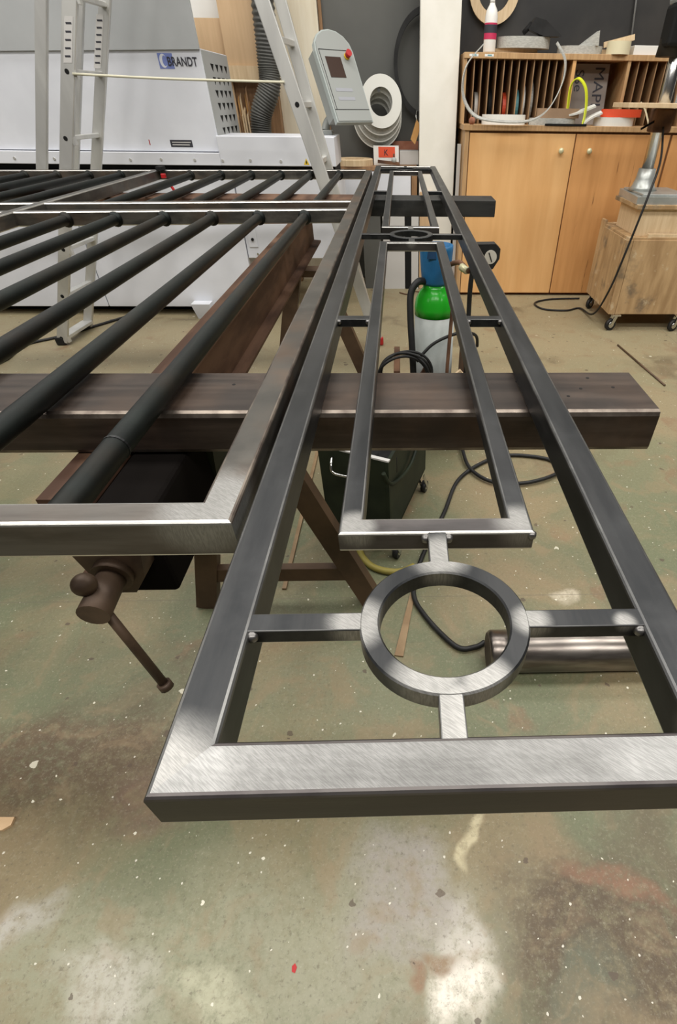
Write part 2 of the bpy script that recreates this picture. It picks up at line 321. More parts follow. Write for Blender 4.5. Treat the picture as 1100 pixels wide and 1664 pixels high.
def frame_of(d):
    d = d.normalized(); a = Vector((0, 0, 1)) if abs(d.z) < 0.9 else Vector((1, 0, 0))
    u = d.cross(a).normalized(); return u, d.cross(u).normalized()
def cyl(bm, p0, p1, r0, r1=None, n=16, caps=True):
    p0, p1 = Vector(p0), Vector(p1); r1 = r0 if r1 is None else r1
    u, v = frame_of(p1-p0)
    A = [bm.verts.new(p0+r0*(math.cos(t)*u+math.sin(t)*v)) for t in [2*math.pi*i/n for i in range(n)]]
    Bv = [bm.verts.new(p1+r1*(math.cos(t)*u+math.sin(t)*v)) for t in [2*math.pi*i/n for i in range(n)]]
    for i in range(n): bm.faces.new((A[i], A[(i+1) % n], Bv[(i+1) % n], Bv[i])).smooth = True
    if caps: bm.faces.new(A[::-1]); bm.faces.new(Bv)
    return bm
def lathe(bm, prof, c=(0, 0, 0), n=28, axis='Z', cap=True):
    c = Vector(c); rings = []
    for (r, h) in prof:
        ring = []
        for i in range(n):
            t = 2*math.pi*i/n; a, b_ = r*math.cos(t), r*math.sin(t)
            p = {'Z': (a, b_, h), 'Y': (a, h, b_), 'X': (h, a, b_)}[axis]
            ring.append(bm.verts.new(c+Vector(p)))
        rings.append(ring)
    for k in range(len(rings)-1):
        for i in range(n): bm.faces.new((rings[k][i], rings[k][(i+1) % n], rings[k+1][(i+1) % n], rings[k+1][i])).smooth = True
    if cap: bm.faces.new(rings[0][::-1]); bm.faces.new(rings[-1])
    return bm
def spline(pts, k=8):
    P = [Vector(p) for p in pts]; out = []
    for i in range(len(P)-1):
        a, b_, c, d = P[max(i-1, 0)], P[i], P[i+1], P[min(i+2, len(P)-1)]
        for j in range(k):
            t = j/k
            out.append(0.5*((2*b_)+(-a+c)*t+(2*a-5*b_+4*c-d)*t*t+(-a+3*b_-3*c+d)*t**3))
    out.append(P[-1]); return out
def tube(bm, pts, r, n=8, smooth=8):
    P = spline(pts, smooth) if smooth else [Vector(p) for p in pts]
    rings = []; u = None
    for i, p in enumerate(P):
        d = (P[min(i+1, len(P)-1)]-P[max(i-1, 0)]).normalized()
        if u is None: u, v = frame_of(d)
        else:
            u = (u-d*u.dot(d)).normalized(); v = d.cross(u)
        rr = r(i/(len(P)-1)) if callable(r) else r
        rings.append([bm.verts.new(p+rr*(math.cos(2*math.pi*j/n)*u+math.sin(2*math.pi*j/n)*v)) for j in range(n)])
    for k in range(len(rings)-1):
        for i in range(n): bm.faces.new((rings[k][i], rings[k][(i+1) % n], rings[k+1][(i+1) % n], rings[k+1][i])).smooth = True
    bm.faces.new(rings[0][::-1]); bm.faces.new(rings[-1]); return bm
def ribbon(bm, pts, width_vec, th, smooth=8):
    """a flat band following pts, as wide as width_vec, th thick"""
    P = spline(pts, smooth); W = Vector(width_vec); rings = []
    for i, p in enumerate(P):
        d = (P[min(i+1, len(P)-1)]-P[max(i-1, 0)]).normalized(); nrm = d.cross(W).normalized()*th/2
        rings.append([bm.verts.new(q) for q in (p-W/2-nrm, p+W/2-nrm, p+W/2+nrm, p-W/2+nrm)])
    for k in range(len(rings)-1):
        for i in range(4): bm.faces.new((rings[k][i], rings[k][(i+1) % 4], rings[k+1][(i+1) % 4], rings[k+1][i]))
    bm.faces.new(rings[0][::-1]); bm.faces.new(rings[-1]); return bm
def prism(bm, poly, ext, mtx=None):
    """polygon (list of 3D points) extruded along ext"""
    e = Vector(ext)
    a = [bm.verts.new(Vector(p)) for p in poly]; b_ = [bm.verts.new(Vector(p)+e) for p in poly]
    n = len(a); bm.faces.new(a[::-1]); bm.faces.new(b_)
    for i in range(n): bm.faces.new((a[i], a[(i+1) % n], b_[(i+1) % n], b_[i]))
    if mtx is not None: bmesh.ops.transform(bm, matrix=mtx, verts=a+b_)
    return bm
def annulus(bm, c, ri, ro, z0, z1, n=48, axis='Z', ch=0.0):
    prof = [(ri, z0), (ro, z0), (ro, z1-ch), (ro-ch, z1), (ri+ch, z1), (ri, z1-ch), (ri, z0)] if ch else [(ri, z0), (ro, z0), (ro, z1), (ri, z1), (ri, z0)]
    c = Vector(c); rings = []
    for (r, h) in prof[:-1]:
        ring = []
        for i in range(n):
            t = 2*math.pi*i/n; a, b_ = r*math.cos(t), r*math.sin(t)
            p = {'Z': (a, b_, h), 'Y': (a, h, b_), 'X': (h, a, b_)}[axis]
            ring.append(bm.verts.new(c+Vector(p)))
        rings.append(ring)
    m_ = len(rings)
    for k in range(m_):
        for i in range(n): bm.faces.new((rings[k][i], rings[k][(i+1) % n], rings[(k+1) % m_][(i+1) % n], rings[(k+1) % m_][i]))
    return bm
def bar2(bm, p0, p1, wd, th, up=(0, 0, 1), r=0.0):
    """rectangular bar from p0 to p1; th along up, wd across"""
    p0, p1 = Vector(p0), Vector(p1); d = (p1-p0); ln = d.length; d.normalize()
    s = d.cross(Vector(up)).normalized(); u = s.cross(d).normalized()
    mt = Matrix(((s.x, d.x, u.x, p0.x), (s.y, d.y, u.y, p0.y), (s.z, d.z, u.z, p0.z), (0, 0, 0, 1)))
    return box(bm, -wd/2, wd/2, 0, ln, -th/2, th/2, r, 1 if r else None, mt)

def finish(bm, name, material, shift=(0, 0, 0)):
    bmesh.ops.recalc_face_normals(bm, faces=bm.faces)
    me = bpy.data.meshes.new(name); bmesh.ops.translate(bm, verts=bm.verts, vec=-Vector(shift)); bm.to_mesh(me); bm.free()
    me.materials.append(material)
    ed = EDGE.get(material.name)
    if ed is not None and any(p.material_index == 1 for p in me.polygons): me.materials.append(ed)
    else:
        for p in me.polygons: p.material_index = 0
    return me
def tag(o, label, cat, group=None):
    o['label'] = label; o['category'] = cat
    if group: o['group'] = group
    return o
def thing(name, label, cat, loc, group=None):
    o = bpy.data.objects.new(name, None); o.location = loc; o.empty_display_size = 0.05; COL.objects.link(o); return tag(o, label, cat, group)
def rootloc(o):
    v = Vector((0, 0, 0))
    while o is not None: v += o.location; o = o.parent
    return v
def part(name, bm, material, parent, label=None):
    o = bpy.data.objects.new(name, finish(bm, name, material, rootloc(parent))); o.parent = parent; COL.objects.link(o)
    if label: o['label'] = label
    return o
def single(name, bm, material, label, cat, base=(0, 0, 0), group=None):
    o = bpy.data.objects.new(name, finish(bm, name, material, base)); o.location = base; COL.objects.link(o); return tag(o, label, cat, group)
def struct(name, bm, material, parent=None):
    o = bpy.data.objects.new(name, finish(bm, name, material)); COL.objects.link(o)
    if parent: o.parent = parent
    else: o['kind'] = 'structure'
    return o
def again(src, d, parent=None):
    o = src.copy(); o.location = src.location+Vector(d)
    if parent: o.parent = parent
    COL.objects.link(o); return o
def text(name, s, size, mtx, material, parent, ext=0.0006, align='LEFT', bold=0.0):
    c = bpy.data.curves.new(name, 'FONT'); c.body = s; c.size = size; c.extrude = ext; c.align_x = align; c.offset = bold
    t = bpy.data.objects.new(name, c); COL.objects.link(t)
    bpy.context.view_layer.update()
    me = bpy.data.meshes.new_from_object(t.evaluated_get(bpy.context.evaluated_depsgraph_get()))
    bpy.data.objects.remove(t); bpy.data.curves.remove(c)
    me.materials.clear(); me.materials.append(material); me.transform(Matrix.Translation(-rootloc(parent)) @ mtx)
    o = bpy.data.objects.new(name, me); o.parent = parent; COL.objects.link(o); return o
FACE = Matrix.Rotation(math.pi/2, 4, 'X')      # text lying in XY -> facing -Y

# ------------------------------------------------------------------ the setting
struct('floor', box(B(), -6, 6, -3, 5.9, -0.1, 0), M_FLOOR)
struct('wall_back', box(B(), -6, 6, 5.75, 5.9, 0, 3.6), M_PLASTER)
struct('wall_back_panel', box(B(), -0.46, 0.55, 5.69, 5.75, 0, 3.0), M_GREYWALL)
struct('wall_back_sheet', box(B(), 0.62, 3.6, 5.69, 5.75, 0, 3.0), M_CHAR)
struct('wall_pillar', box(B(), 0.338, 0.652, 5.35, 5.55, 0, 3.4, 0.006), M_PLASTER)
struct('trim_1', box(B(), -0.475, -0.45, 5.66, 5.69, 0, 3.0), M_BROWNW)

# ------------------------------------------------------------------ narrow gate panel with rings (nearest)
W, LL, w_, h_ = 0.4172, 4.19, 0.0385, 0.043
zb = FT-h_
g1 = thing('ornamental_gate_panel', 'long narrow dark steel gate panel with welded rings, nearest the camera', 'gate panel', (0, 0, zb))
fr_, bk_, lf_, rt_ = rect_frame(0, W, 0, LL, w_, zb, FT, 0.004)
part('front_rail', fr_, M_GROUND, g1, 'bright ground steel front rail'); part('back_rail', bk_, M_STEELW, g1)
part('side_rail', lf_, M_STEEL, g1); part('side_rail', rt_, M_STEEL, g1)
bx0, bx1, bw = 0.102, 0.3096, 0.0255
CX = 0.206
for (y0, y1) in ((0.26, 1.705), (1.944, 3.87)):
    fr_, bk_, lf_, rt_ = rect_frame(bx0, bx1, y0, y1, bw, FT-bw, FT-.0002, 0.003)
    part('inner_end_bar', fr_, M_STEELW, g1); part('inner_end_bar', bk_, M_STEELW, g1)
    part('inner_side_bar', lf_, M_STEEL, g1); part('inner_side_bar', rt_, M_STEEL, g1)
ring0 = part('ring', annulus(B(), (CX, 0.1445, 0), 0.0572, 0.0745, FT-.0185, FT, 64, 'Z', 0.0016), M_STEEL, g1)
RY = [0.1445, 1.8245, 4.01]
for y in RY[1:]: again(ring0, (0, y-RY[0], 0))
sw = 0.0098
def stub(x0, x1, y0, y1): return part('connecting_stub', box(B(), x0, x1, y0, y1, FT-.0165, FT-.0006, 0.0012), M_STEEL, g1)
for k, y in enumerate(RY):
    stub(w_-.003, CX-.072, y-sw, y+sw); stub(CX+.072, W-w_+.003, y-sw, y+sw)
    lo = (w_-.003, 1.702, 3.867)[k]; hi = (0.263, 1.947, LL-w_+.003)[k]
    stub(CX-sw, CX+sw, lo, y-.072); stub(CX-sw, CX+sw, y+.072, hi)
for y in (0.952, 2.9):
    stub(w_-.003, bx0+.003, y-.012, y+.012); stub(bx1-.003, W-w_+.003, y-.012, y+.012)
# weld beads where the stubs meet the side rails
wb = B()
lathe(wb, [(0.002, -.005), (0.0045, -.003), (0.005, 0), (0.0045, .003), (0.002, .0045)], (0, 0, 0), 10)
bead = part('weld_bead', wb, mat('weld_metal', (0.16, 0.155, 0.15), rough=0.35, metal=0.85), g1); bead.location = Vector((w_+.002, RY[0]-.011, FT-.006))-g1.location
for me_v in bead.data.vertices: me_v.co += g1.location
for (x, y) in ((W-w_-.002, RY[0]-.011), (w_+.002, 0.94), (W-w_-.002, 0.94), (bx0-.002, .94), (bx1+.002, .94), (CX-.012, 0.258), (CX+.012, .258), (CX-.011, 1.705), (bx1-.002, .262)):
    o = again(bead, (0, 0, 0)); o.location = Vector((x, y, FT-.006))-g1.location

# ------------------------------------------------------------------ wide barred gate (left)
gt = FT+.006; gh = 0.049; gz = gt-gh; gw = 0.041
XR = -0.0105; XL = -3.05
g2 = thing('barred_gate', 'wide steel gate of thick round bars between square tubes, left of the ringed panel', 'gate', (-1.3, 0.3, gz))
part('side_rail', mitred(B(), (XR, 0.274), (XR, 3.80), (XR-gw, 3.80), (XR-gw, 0.274+.037), gz, gt, 0.004), M_GATE2, g2)
part('front_rail', mitred(B(), (XL, 0.274), (XR, 0.274), (XR-gw, 0.274+.037), (XL, 0.274+.037), gz, gt, 0.004), M_FRONTG, g2, 'front rail of bare ground steel')
def cross(name, ya, slope, m=M_GATE):
    x0, x1 = XL, XR-gw+.003
    ys = lambda x: ya+slope*(x-(-0.5))
    bm = B(); bar2(bm, (x0, ys(x0)+gw/2, (gz+gt)/2), (x1, ys(x1)+gw/2, (gz+gt)/2), gw, gh, r=0.004)
    return part(name, bm, m, g2)
SK = 0.10
cross('middle_rail', 2.235, SK); cross('middle_rail', 2.455, SK); cross('back_rail', 3.765, SK)
part('middle_stile', box(B(), -1.352, -1.311, 0.30, 3.69, gz+.0004, gt+.0008, 0.004, 1), M_GATE, g2)
rz = gz+0.022; RRAD = 0.0178
xs = [-0.2226-0.1822*i for i in range(6)]+[-1.352-0.19-0.1822*i for i in range(8)]
def collar(x, y, parent, d):
    bm = B(); lathe(bm, [(RRAD+.0005, -.010), (RRAD+.004, -.006), (RRAD+.0075, -.001), (RRAD+.009, .003)], (x, y, rz), 16, 'Y', cap=False); return part('weld_collar', bm, M_ROD, parent)
for x in xs:
    ya = 2.235+SK*(x+.5); yb = 2.455+gw+SK*(x+.5); yc = 3.765+SK*(x+.5)
    r1 = part('round_bar', cyl(B(), (x, 0.305, rz), (x, ya+.006, rz), RRAD, n=18, caps=False), M_ROD, g2)
    collar(x, ya-.003, r1, 1)
    r2 = part('round_bar', cyl(B(), (x, yb-.006, rz), (x, yc+.006, rz), RRAD, n=14, caps=False), M_ROD, g2)
    collar(x, yc-.003, r2, 1)
part('sleeve_ring', annulus(B(), (xs[0], 0.47, rz), RRAD-.001, RRAD+.0008, -.002, .002, 20, 'Y'), M_STEEL, g2)

# ------------------------------------------------------------------ supporting beams
b1t = zb; b1b = b1t-0.0765
bmn = thing('box_beam', 'brown rust-stained rectangular steel beam lying across under both gates, nearest', 'steel beam', (0, 0.69, b1b))
part('tube', box(B(), -2.0, 0.6017, 0.6127, 0.7783, b1b, b1t, 0.009, 0), M_BEAM, bmn)
part('weld_cap', box(B(), 0.600, 0.6030, 0.6157, 0.7753, b1b+.003, b1t-.003, 0.001), M_BEAM2, bmn)
hb = B(); lathe(hb, [(0.0032, 0), (0.0032, .0004)], (0.49, 0.70, b1t), 10)
ho = part('drilled_hole', hb, M_BLACK, bmn)
for dx, dy in ((0.025, .045), (-.03, -.03), (.06, .005), (-.11, .03), (-.62, .02)): again(ho, (dx, dy, 0))
bmf = thing('box_beam', 'black square-ended steel beam under the far ends of the gates', 'steel beam', (0, 3.03, b1t-.075))
part('tube', box(B(), -0.05, 0.665, 2.94, 3.115, b1t-.0735, b1t, 0.003, 0), M_BEAM2, bmf)
part('end_plate', box(B(), 0.665, 0.6665, 2.943, 3.112, b1t-.071, b1t-.002, 0), M_BEAM2, bmf)
part('rear_length', box(B(), -2.3, -0.05, 2.96, 3.135, b1t-.0735, b1t-.001, 0.006, 0), M_IBEAM, bmf, 'rusty brown length of the beam')

it = b1b-.0005; ib = it-0.17; ix0, ix1 = -0.388, -0.303
ibm = B()
xm = (ix0+ix1)/2
prof = [(ix0, it), (ix1, it), (ix1, it-.009), (xm+.004, it-.012), (xm+.004, ib+.012), (ix1, ib+.009), (ix1, ib), (ix0, ib), (ix0, ib+.009), (xm-.004, ib+.012), (xm-.004, it-.012), (ix0, it-.009)]
prism(ibm, [(x, 0.485, z) for x, z in prof], (0, 2.75, 0))
single('i_beam', ibm, M_IBEAM, 'rusty brown I-beam running lengthwise beneath the barred gate', 'steel beam', (xm, 1.8, ib))

def trestle(y, name_label, sx=1.0):
    t = thing('steel_trestle', name_label, 'trestle', (-0.29, y, 0))
    part('head_plate', box(B(), -0.42, -0.18, y-.05, y+.05, ib-.03, ib, 0.002), M_TREST, t)
    zt = ib-.028
    part('leg', bar2(B(), (-0.565, y, 0.0), (-0.37, y, zt), 0.05, 0.072, up=(1, 0, 0)), M_TREST, t)
    part('leg', bar2(B(), (0.052, y, 0.0), (-0.232, y, zt), 0.05, 0.072, up=(1, 0, 0)), M_TREST, t)
    part('cross_brace', box(B(), -0.515, -0.02, y-.02, y+.012, 0.136, 0.196, 0.002), M_TREST, t)
    return t
trestle(1.115, 'brown steel A-shaped trestle under the near half of the I-beam')
trestle(2.62, 'brown steel A-shaped trestle under the far half of the I-beam')

# ------------------------------------------------------------------ bench vise on the near end of the I-beam
v = thing('bench_vise', 'oily brown bench vise with ball-ended handle under the front of the barred gate', 'vise', (-0.26, 0.5, 0.80))
part('body', box(B(), -0.301, -0.205, 0.44, 0.70, 0.80, it-.004, 0.008), mat('shade_black_iron', (0.005, 0.004, 0.0035), rough=0.9, spec=0.05), v)  # body enlarged and near black to paint in the shade under the gate
part('rear_casting', prism(B(), [(-0.30, 0.70, .79), (-0.225, 0.70, .79), (-.205, 0.70, .82), (-0.19, 0.70, it-.006), (-0.30, 0.70, it-.006)], (0, .17, 0)), M_GREEN, v, 'dark green cast rear part')
part('sliding_jaw', prism(B(), [(-0.315, 0.40, .945), (-0.205, 0.40, .945), (-.222, .40, .875), (-.245, .40, .843), (-.275, 0.40, .843), (-.30, .40, .885)], (0, .075, 0)), M_VISE, v)
part('clamp_plate', box(B(), -0.40, -0.22, 0.475, 0.60, it-.002, it+.010, 0.002), M_RUST, v) if False else None
sd = Vector((0.002, -0.080, -0.006)); s0 = Vector((-0.262, 0.402, 0.888))
bm = B(); cyl(bm, s0, s0+sd*0.18, 0.029, 0.029, 18); cyl(bm, s0+sd*0.15, s0+sd*1.0, 0.0205, 0.0215, 18); part('screw', bm, M_VISE, v)
hp = s0+sd*0.74; hd = Vector((0.050, -0.03, -0.165)).normalized()
bar = part('handle_bar', cyl(B(), hp-hd*0.03, hp+hd*0.17, 0.0072, n=12), M_VISE, v)
bm = B(); bmesh.ops.create_uvsphere(bm, u_segments=16, v_segments=10, radius=0.0165, matrix=Matrix.Translation(hp-hd*0.034))
for f in bm.faces: f.smooth = True
part('handle_ball', bm, M_VISE, bar)
part('handle_stop', cyl(B(), hp+hd*0.168, hp+hd*0.18, 0.011, n=12), M_VISE, bar)

# ------------------------------------------------------------------ ladder
ld = thing('aluminium_ladder', 'tall aluminium A-frame combination ladder standing behind the gates', 'ladder', (-1.2, 4.03, 0))
YN, YF = 3.74, 4.10
def rail(p0, p1, wd, th=0.028, m=M_ALU, nm='rail'): return part(nm, bar2(B(), p0, p1, wd, th, up=(0, 1, 0), r=0.004), m, ld)
def lp(z, far=False): return (-2.415+z*0.478+(0.02 if far else 0), YF if far else YN, z)
def rp(z, far=False): return (-0.07-z*0.24 if far else -0.008-z*0.30, YF if far else YN, z)
AP = 2.98
railL = rail(lp(0.03), lp(AP), 0.072); railLf = rail(lp(0.03, 1), lp(AP, 1), 0.062)
railR = rail(rp(0.03), rp(AP), 0.078); railRf = rail(rp(0.03, 1), rp(AP, 1), 0.07)
off = Vector((-0.148, 0, 0))
rail(Vector(lp(1.0))+off, Vector(lp(AP))+off, 0.058); rail(Vector(lp(1.0, 1))+off, Vector(lp(AP, 1))+off, 0.058)
for i in range(10):
    z = 0.055+0.294*i
    wide = 0.085 if i < 1 else 0.045
    a = Vector(lp(z)); b_ = Vector(lp(z, 1)); part('rung', bar2(B(), a+Vector((0, .01, 0)), b_+Vector((0, -.005, 0)), wide if i < 3 else 0.032, 0.022, r=0.003), M_ALU, ld)
    part('rung_hole', cyl(B(), a+Vector((-.003, -.0155, 0)), a+Vector((-.003, -.010, 0)), 0.012, n=12), M_BLACK, railL)
    part('rung_bracket', box(B(), a.x+.028, a.x+.044, YN-.012, YN+.02, z-.035, z+.012, 0.002), M_ALU, ld)
    zr = 0.30+0.2745*i
    a = Vector(rp(zr)); b_ = Vector(rp(zr, 1)); part('rung', bar2(B(), a+Vector((0, .01, 0)), b_+Vector((0, -.005, 0)), 0.03, 0.028, r=0.003), M_ALU, ld)
    if i in (1, 4, 7): part('rung_hole', cyl(B(), a+Vector((0, -.0155, 0)), a+Vector((0, -.010, 0)), 0.013, n=12), M_BLACK, railR)
part('apex_hinge', box(B(), lp(AP)[0]-.03, rp(AP)[0]+.03, YN-.02, YF+.02, AP-.03, AP+.05, 0.01), M_ALU, ld)
for p, m in ((lp(0), M_RUBBER), (lp(0, 1), M_RUBBER), (rp(0), M_RED), (rp(0, 1), M_RUBBER)):
    part('foot_cap', box(B(), p[0]-.034, p[0]+.034, p[1]-.02, p[1]+.02, 0.0, 0.062, 0.012), m, ld)
# inner slats of the right-hand section and a warning sticker on the left rails
part('label_sticker', prism(B(), [(lp(z)[0]+dx, YN-.0150, z) for z, dx in ((1.56, -.022), (1.56, .024), (1.74, .024), (1.74, -.022))], (0, -.0006, 0)), M_GREYB, railL)
part('label_sticker', prism(B(), [(lp(z)[0]+dx, YF-.0150, z) for z, dx in ((1.55, -.02), (1.55, .022), (1.78, .022), (1.78, -.02))], (0, -.0006, 0)), M_GREYB, railLf)
for rl, y0, z0, z1, n in ((railL, YN, 1.57, 1.73, 5), (railLf, YF, 1.56, 1.77, 7)):
    for i in range(n):
        z = z0+(z1-z0)*(i+.5)/n
        part('printed_line', box(B(), lp(z)[0]-.014, lp(z)[0]+.016, y0-.0163, y0-.0156, z-.004, z+.004), M_TEXT, rl)
single('rope', tube(B(), [(lp(1.52)[0]+.03, YN-.02, 1.515), (-1.2, YN-.02, 1.502), (-0.85, YN-.02, 1.497), (rp(1.49)[0]-.03, YN-.02, 1.494)], 0.0065, 6, 4), M_ROPE,
       'thin cream rope stretched between the two sides of the ladder', 'rope', (-1.1, YN, 1.5))

# ------------------------------------------------------------------ edge-banding machine
mc = thing('edge_banding_machine', 'large light grey workshop machine with blue logo behind the ladder', 'machine', (-2.3, 4.8, 0))
MY = 4.45
part('base', box(B(), -4.5, -1.60, MY+.16, 5.35, 0.0, 0.12, 0), M_BLACK, mc)
for x in (-1.575, -3.6):
    part('foot', prism(B(), [(x-.035, MY-.10, .115), (x+.12, MY-.10, .115), (x+.12, MY-.10, 0), (x, MY-.10, 0)], (0, .25, 0)), M_WHITEM, mc)
part('lower_panel', box(B(), -4.5, -2.35, MY, MY+.6, 0.068, 0.985, 0.004), M_WHITEM, mc)
part('lower_panel', box(B(), -2.342, -1.085, MY, MY+.6, 0.068, 0.985, 0.004), M_WHITEM, mc)
sb = part('switch_cabinet', box(B(), -1.08, -0.30, MY+.02, MY+.6, 0.44, 0.985, 0.004), M_WHITEM, mc)
sp = part('switch_plate', box(B(), -1.055, -0.985, MY+.012, MY+.02, 0.52, 0.70, 0.002), M_WHITEM, sb)
part('key_switch', cyl(B(), (-1.02, MY+.014, .575), (-1.02, MY+.002, .575), 0.011, n=12), M_BLACK, sb)
part('cabinet_screw', cyl(B(), (-1.0, MY+.02, .47), (-1.0, MY+.014, .47), 0.008, n=10), M_CHROME, sb)
part('slot', box(B(), -4.5, -0.32, MY+.08, MY+.5, 0.985, 1.052), M_BLACK, mc)
part('rail_beam', box(B(), -4.5, -1.135, MY-.03, MY+.4, 1.052, 1.125, 0.003), M_WHITEM, mc)
part('rail_beam', box(B(), -1.135, -0.30, MY-.03, MY+.4, 1.052, 1.222, 0.004), M_WHITEM, mc)
bl = part('bolt', cyl(B(), (-2.9, MY-.036, 1.085), (-2.9, MY-.03, 1.085), 0.009, n=8), M_ALU, mc)
for x in (.30, .58, .86, 1.12, 1.34, 1.58, 1.78, 1.98, 2.2): again(bl, (x, 0, random.uniform(-.004, .004)))
part('pressure_cover', box(B(), -4.5, -1.132, MY, MY+.66, 1.130, 1.665, 0.004), M_WHITEM, mc)
part('hood', prism(B(), [(-4.5, MY-.015, 1.60), (-1.132, MY-.015, 1.66), (-1.132, MY-.015, 2.5), (-4.5, MY-.015, 2.5)], (0, .014, 0)), M_HOOD, mc)
sg = part('vent_side', prism(B(), [(-1.1319, MY+.01, 1.135), (-1.1319, MY+.65, 1.135), (-1.1319, MY+.65, 1.66), (-1.1319, MY+.01, 1.66)], (.004, 0, 0)), M_GRILL, mc)
vt = part('vent_opening', prism(B(), [(-1.1278, MY+.16, 1.60), (-1.1278, MY+.235, 1.60), (-1.1278, MY+.20, 1.56)], (.0012, 0, 0)), M_BLACK, sg)
for i in range(6):
    for j in range(4):
        if (i, j) != (0, 0): again(vt, (0, j*.118, -i*.068))
lg = part('logo_square', box(B(), -1.418, -1.322, MY-.0015, MY, 1.565, 1.640), M_BLUE, mc)
arc = B()
poly = [(-1.386+.024*math.cos(t), MY-.0016, 1.603+.034*math.sin(t)) for t in [math.radians(a) for a in range(50, 311, 20)]]
poly += [(-1.378+.014*math.cos(t), MY-.0016, 1.603+.026*math.sin(t)) for t in [math.radians(a) for a in range(310, 49, -20)]]
part('logo_arc', prism(arc, poly, (0, -.001, 0)), M_WHITEM, lg)
text('logo_lettering', 'BRANDT', 0.062, Matrix.Translation((-1.362, MY-.0045, 1.580)) @ FACE @ Matrix.Diagonal((0.80, 1, 1, 1)), M_TEXT, mc, bold=0.0008)
np_ = part('name_plate', box(B(), -1.475, -1.320, MY-.002, MY, 1.155, 1.195), M_TEXT, mc)
for i in range(2): part('printed_line', box(B(), -1.462, -1.34+.01*i, MY-.003, MY-.002, 1.165+.014*i, 1.170+.014*i), M_GREYB, np_)
part('red_mark', box(B(), -1.625, -1.619, MY-.001, MY, 1.165, 1.195), M_RED, mc)
tr = part('warning_triangle', prism(B(), [(-0.535, MY-.031, 1.062), (-0.495, MY-.031, 1.062), (-0.515, MY-.031, 1.10)], (0, -.001, 0)), M_YELLOW, mc)
part('warning_mark', prism(B(), [(-0.518, MY-.0325, 1.068), (-0.512, MY-.0325, 1.068), (-.510, MY-.0325, 1.076), (-0.515, MY-.0325, 1.088), (-.519, MY-.0325, 1.08)], (0, -.0006, 0)), M_BLACK, tr)

# control console on an arm, tilted back and turned to the right
ca, ct = math.radians(38), math.radians(30)
n_h = Vector((math.sin(ca), -math.cos(ca), 0)); up = (Vector((0, 0, 1))*math.cos(ct)-n_h*math.sin(ct)); rt = Vector((math.cos(ca), math.sin(ca), 0)); nn = rt.cross(up).normalized()*1.0
if nn.y > 0: nn = -nn
CO = Vector((-0.152, 4.62, 1.300))
CM = Matrix(((rt.x, up.x, nn.x, CO.x), (rt.y, up.y, nn.y, CO.y), (rt.z, up.z, nn.z, CO.z), (0, 0, 0, 1)))
cs = thing('control_console', 'grey tilted control console with screen and red emergency button', 'control panel', (-0.3, 4.75, 1.1))
def arch(wd, h0, h1, z, inset=0):
    pts = [(-wd/2, 0+inset, z), (wd/2, 0+inset, z)]
    for i in range(9):
        t = math.pi*i/8; pts.append((wd/2*math.cos(t), h0+(h1-h0)*math.sin(t), z))
    return pts
part('housing', prism(B(), arch(0.315, 0.44, 0.57, -0.035), (0, 0, .035), CM), M_CONSL, cs)
fp = part('face', prism(B(), arch(0.295, 0.44, 0.56, 0.0, 0.006), (0, 0, .006), CM), M_CONS, cs)
part('back_box', prism(B(), [(-.15, .05, -.12), (.14, .05, -.12), (.14, .46, -.12), (-.15, .46, -.12)], (0, 0, .086), CM), M_CONS, cs)
part('seam', prism(B(), [(-.147, .075, .0062), (.147, .075, .0062), (.147, .079, .0062), (-.147, .079, .0062)], (0, 0, .001), CM), M_BLACK, fp)
part('seam', prism(B(), [(-.13, .44, .0062), (.14, .44, .0062), (.14, .444, .0062), (-.13, .444, .0062)], (0, 0, .001), CM), M_BLACK, fp)
part('seam', prism(B(), [(-.134, .078, .0062), (-.130, .078, .0062), (-.130, .444, .0062), (-.134, .444, .0062)], (0, 0, .001), CM), M_BLACK, fp)
part('screen', prism(B(), [(-.098, .275, .0062), (.03, .275, .0062), (.03, .40, .0062), (-.098, .40, .0062)], (0, 0, .002), CM), M_SCREEN, fp)
for vv in (.135, .19): part('key_strip', prism(B(), [(-.09, vv, .0062), (.05, vv, .0062), (.05, vv+.02, .0062), (-.09, vv+.02, .0062)], (0, 0, .0012), CM), mat('key_strip_grey', (0.30, 0.31, 0.34), rough=0.5), fp)
bt = part('button_collar', cyl(B(), CM @ Vector((.085, .405, .006)), CM @ Vector((.085, .405, .018)), 0.021, n=16), M_YELLOW, fp)
part('emergency_button', cyl(B(), CM @ Vector((.085, .405, .018)), CM @ Vector((.085, .405, .05)), 0.019, .022, n=16), M_RED, fp)
part('support_arm', tube(B(), [CM @ Vector((-.02, .10, -.11)), (-.37, 4.80, 1.30), (-.40, 4.76, 1.235)], 0.03, 10, 5), M_CONS, cs)
part('arm_foot', box(B(), -.46, -.34, 4.70, 4.82, 1.223, 1.25, 0.005), M_CONS, cs)

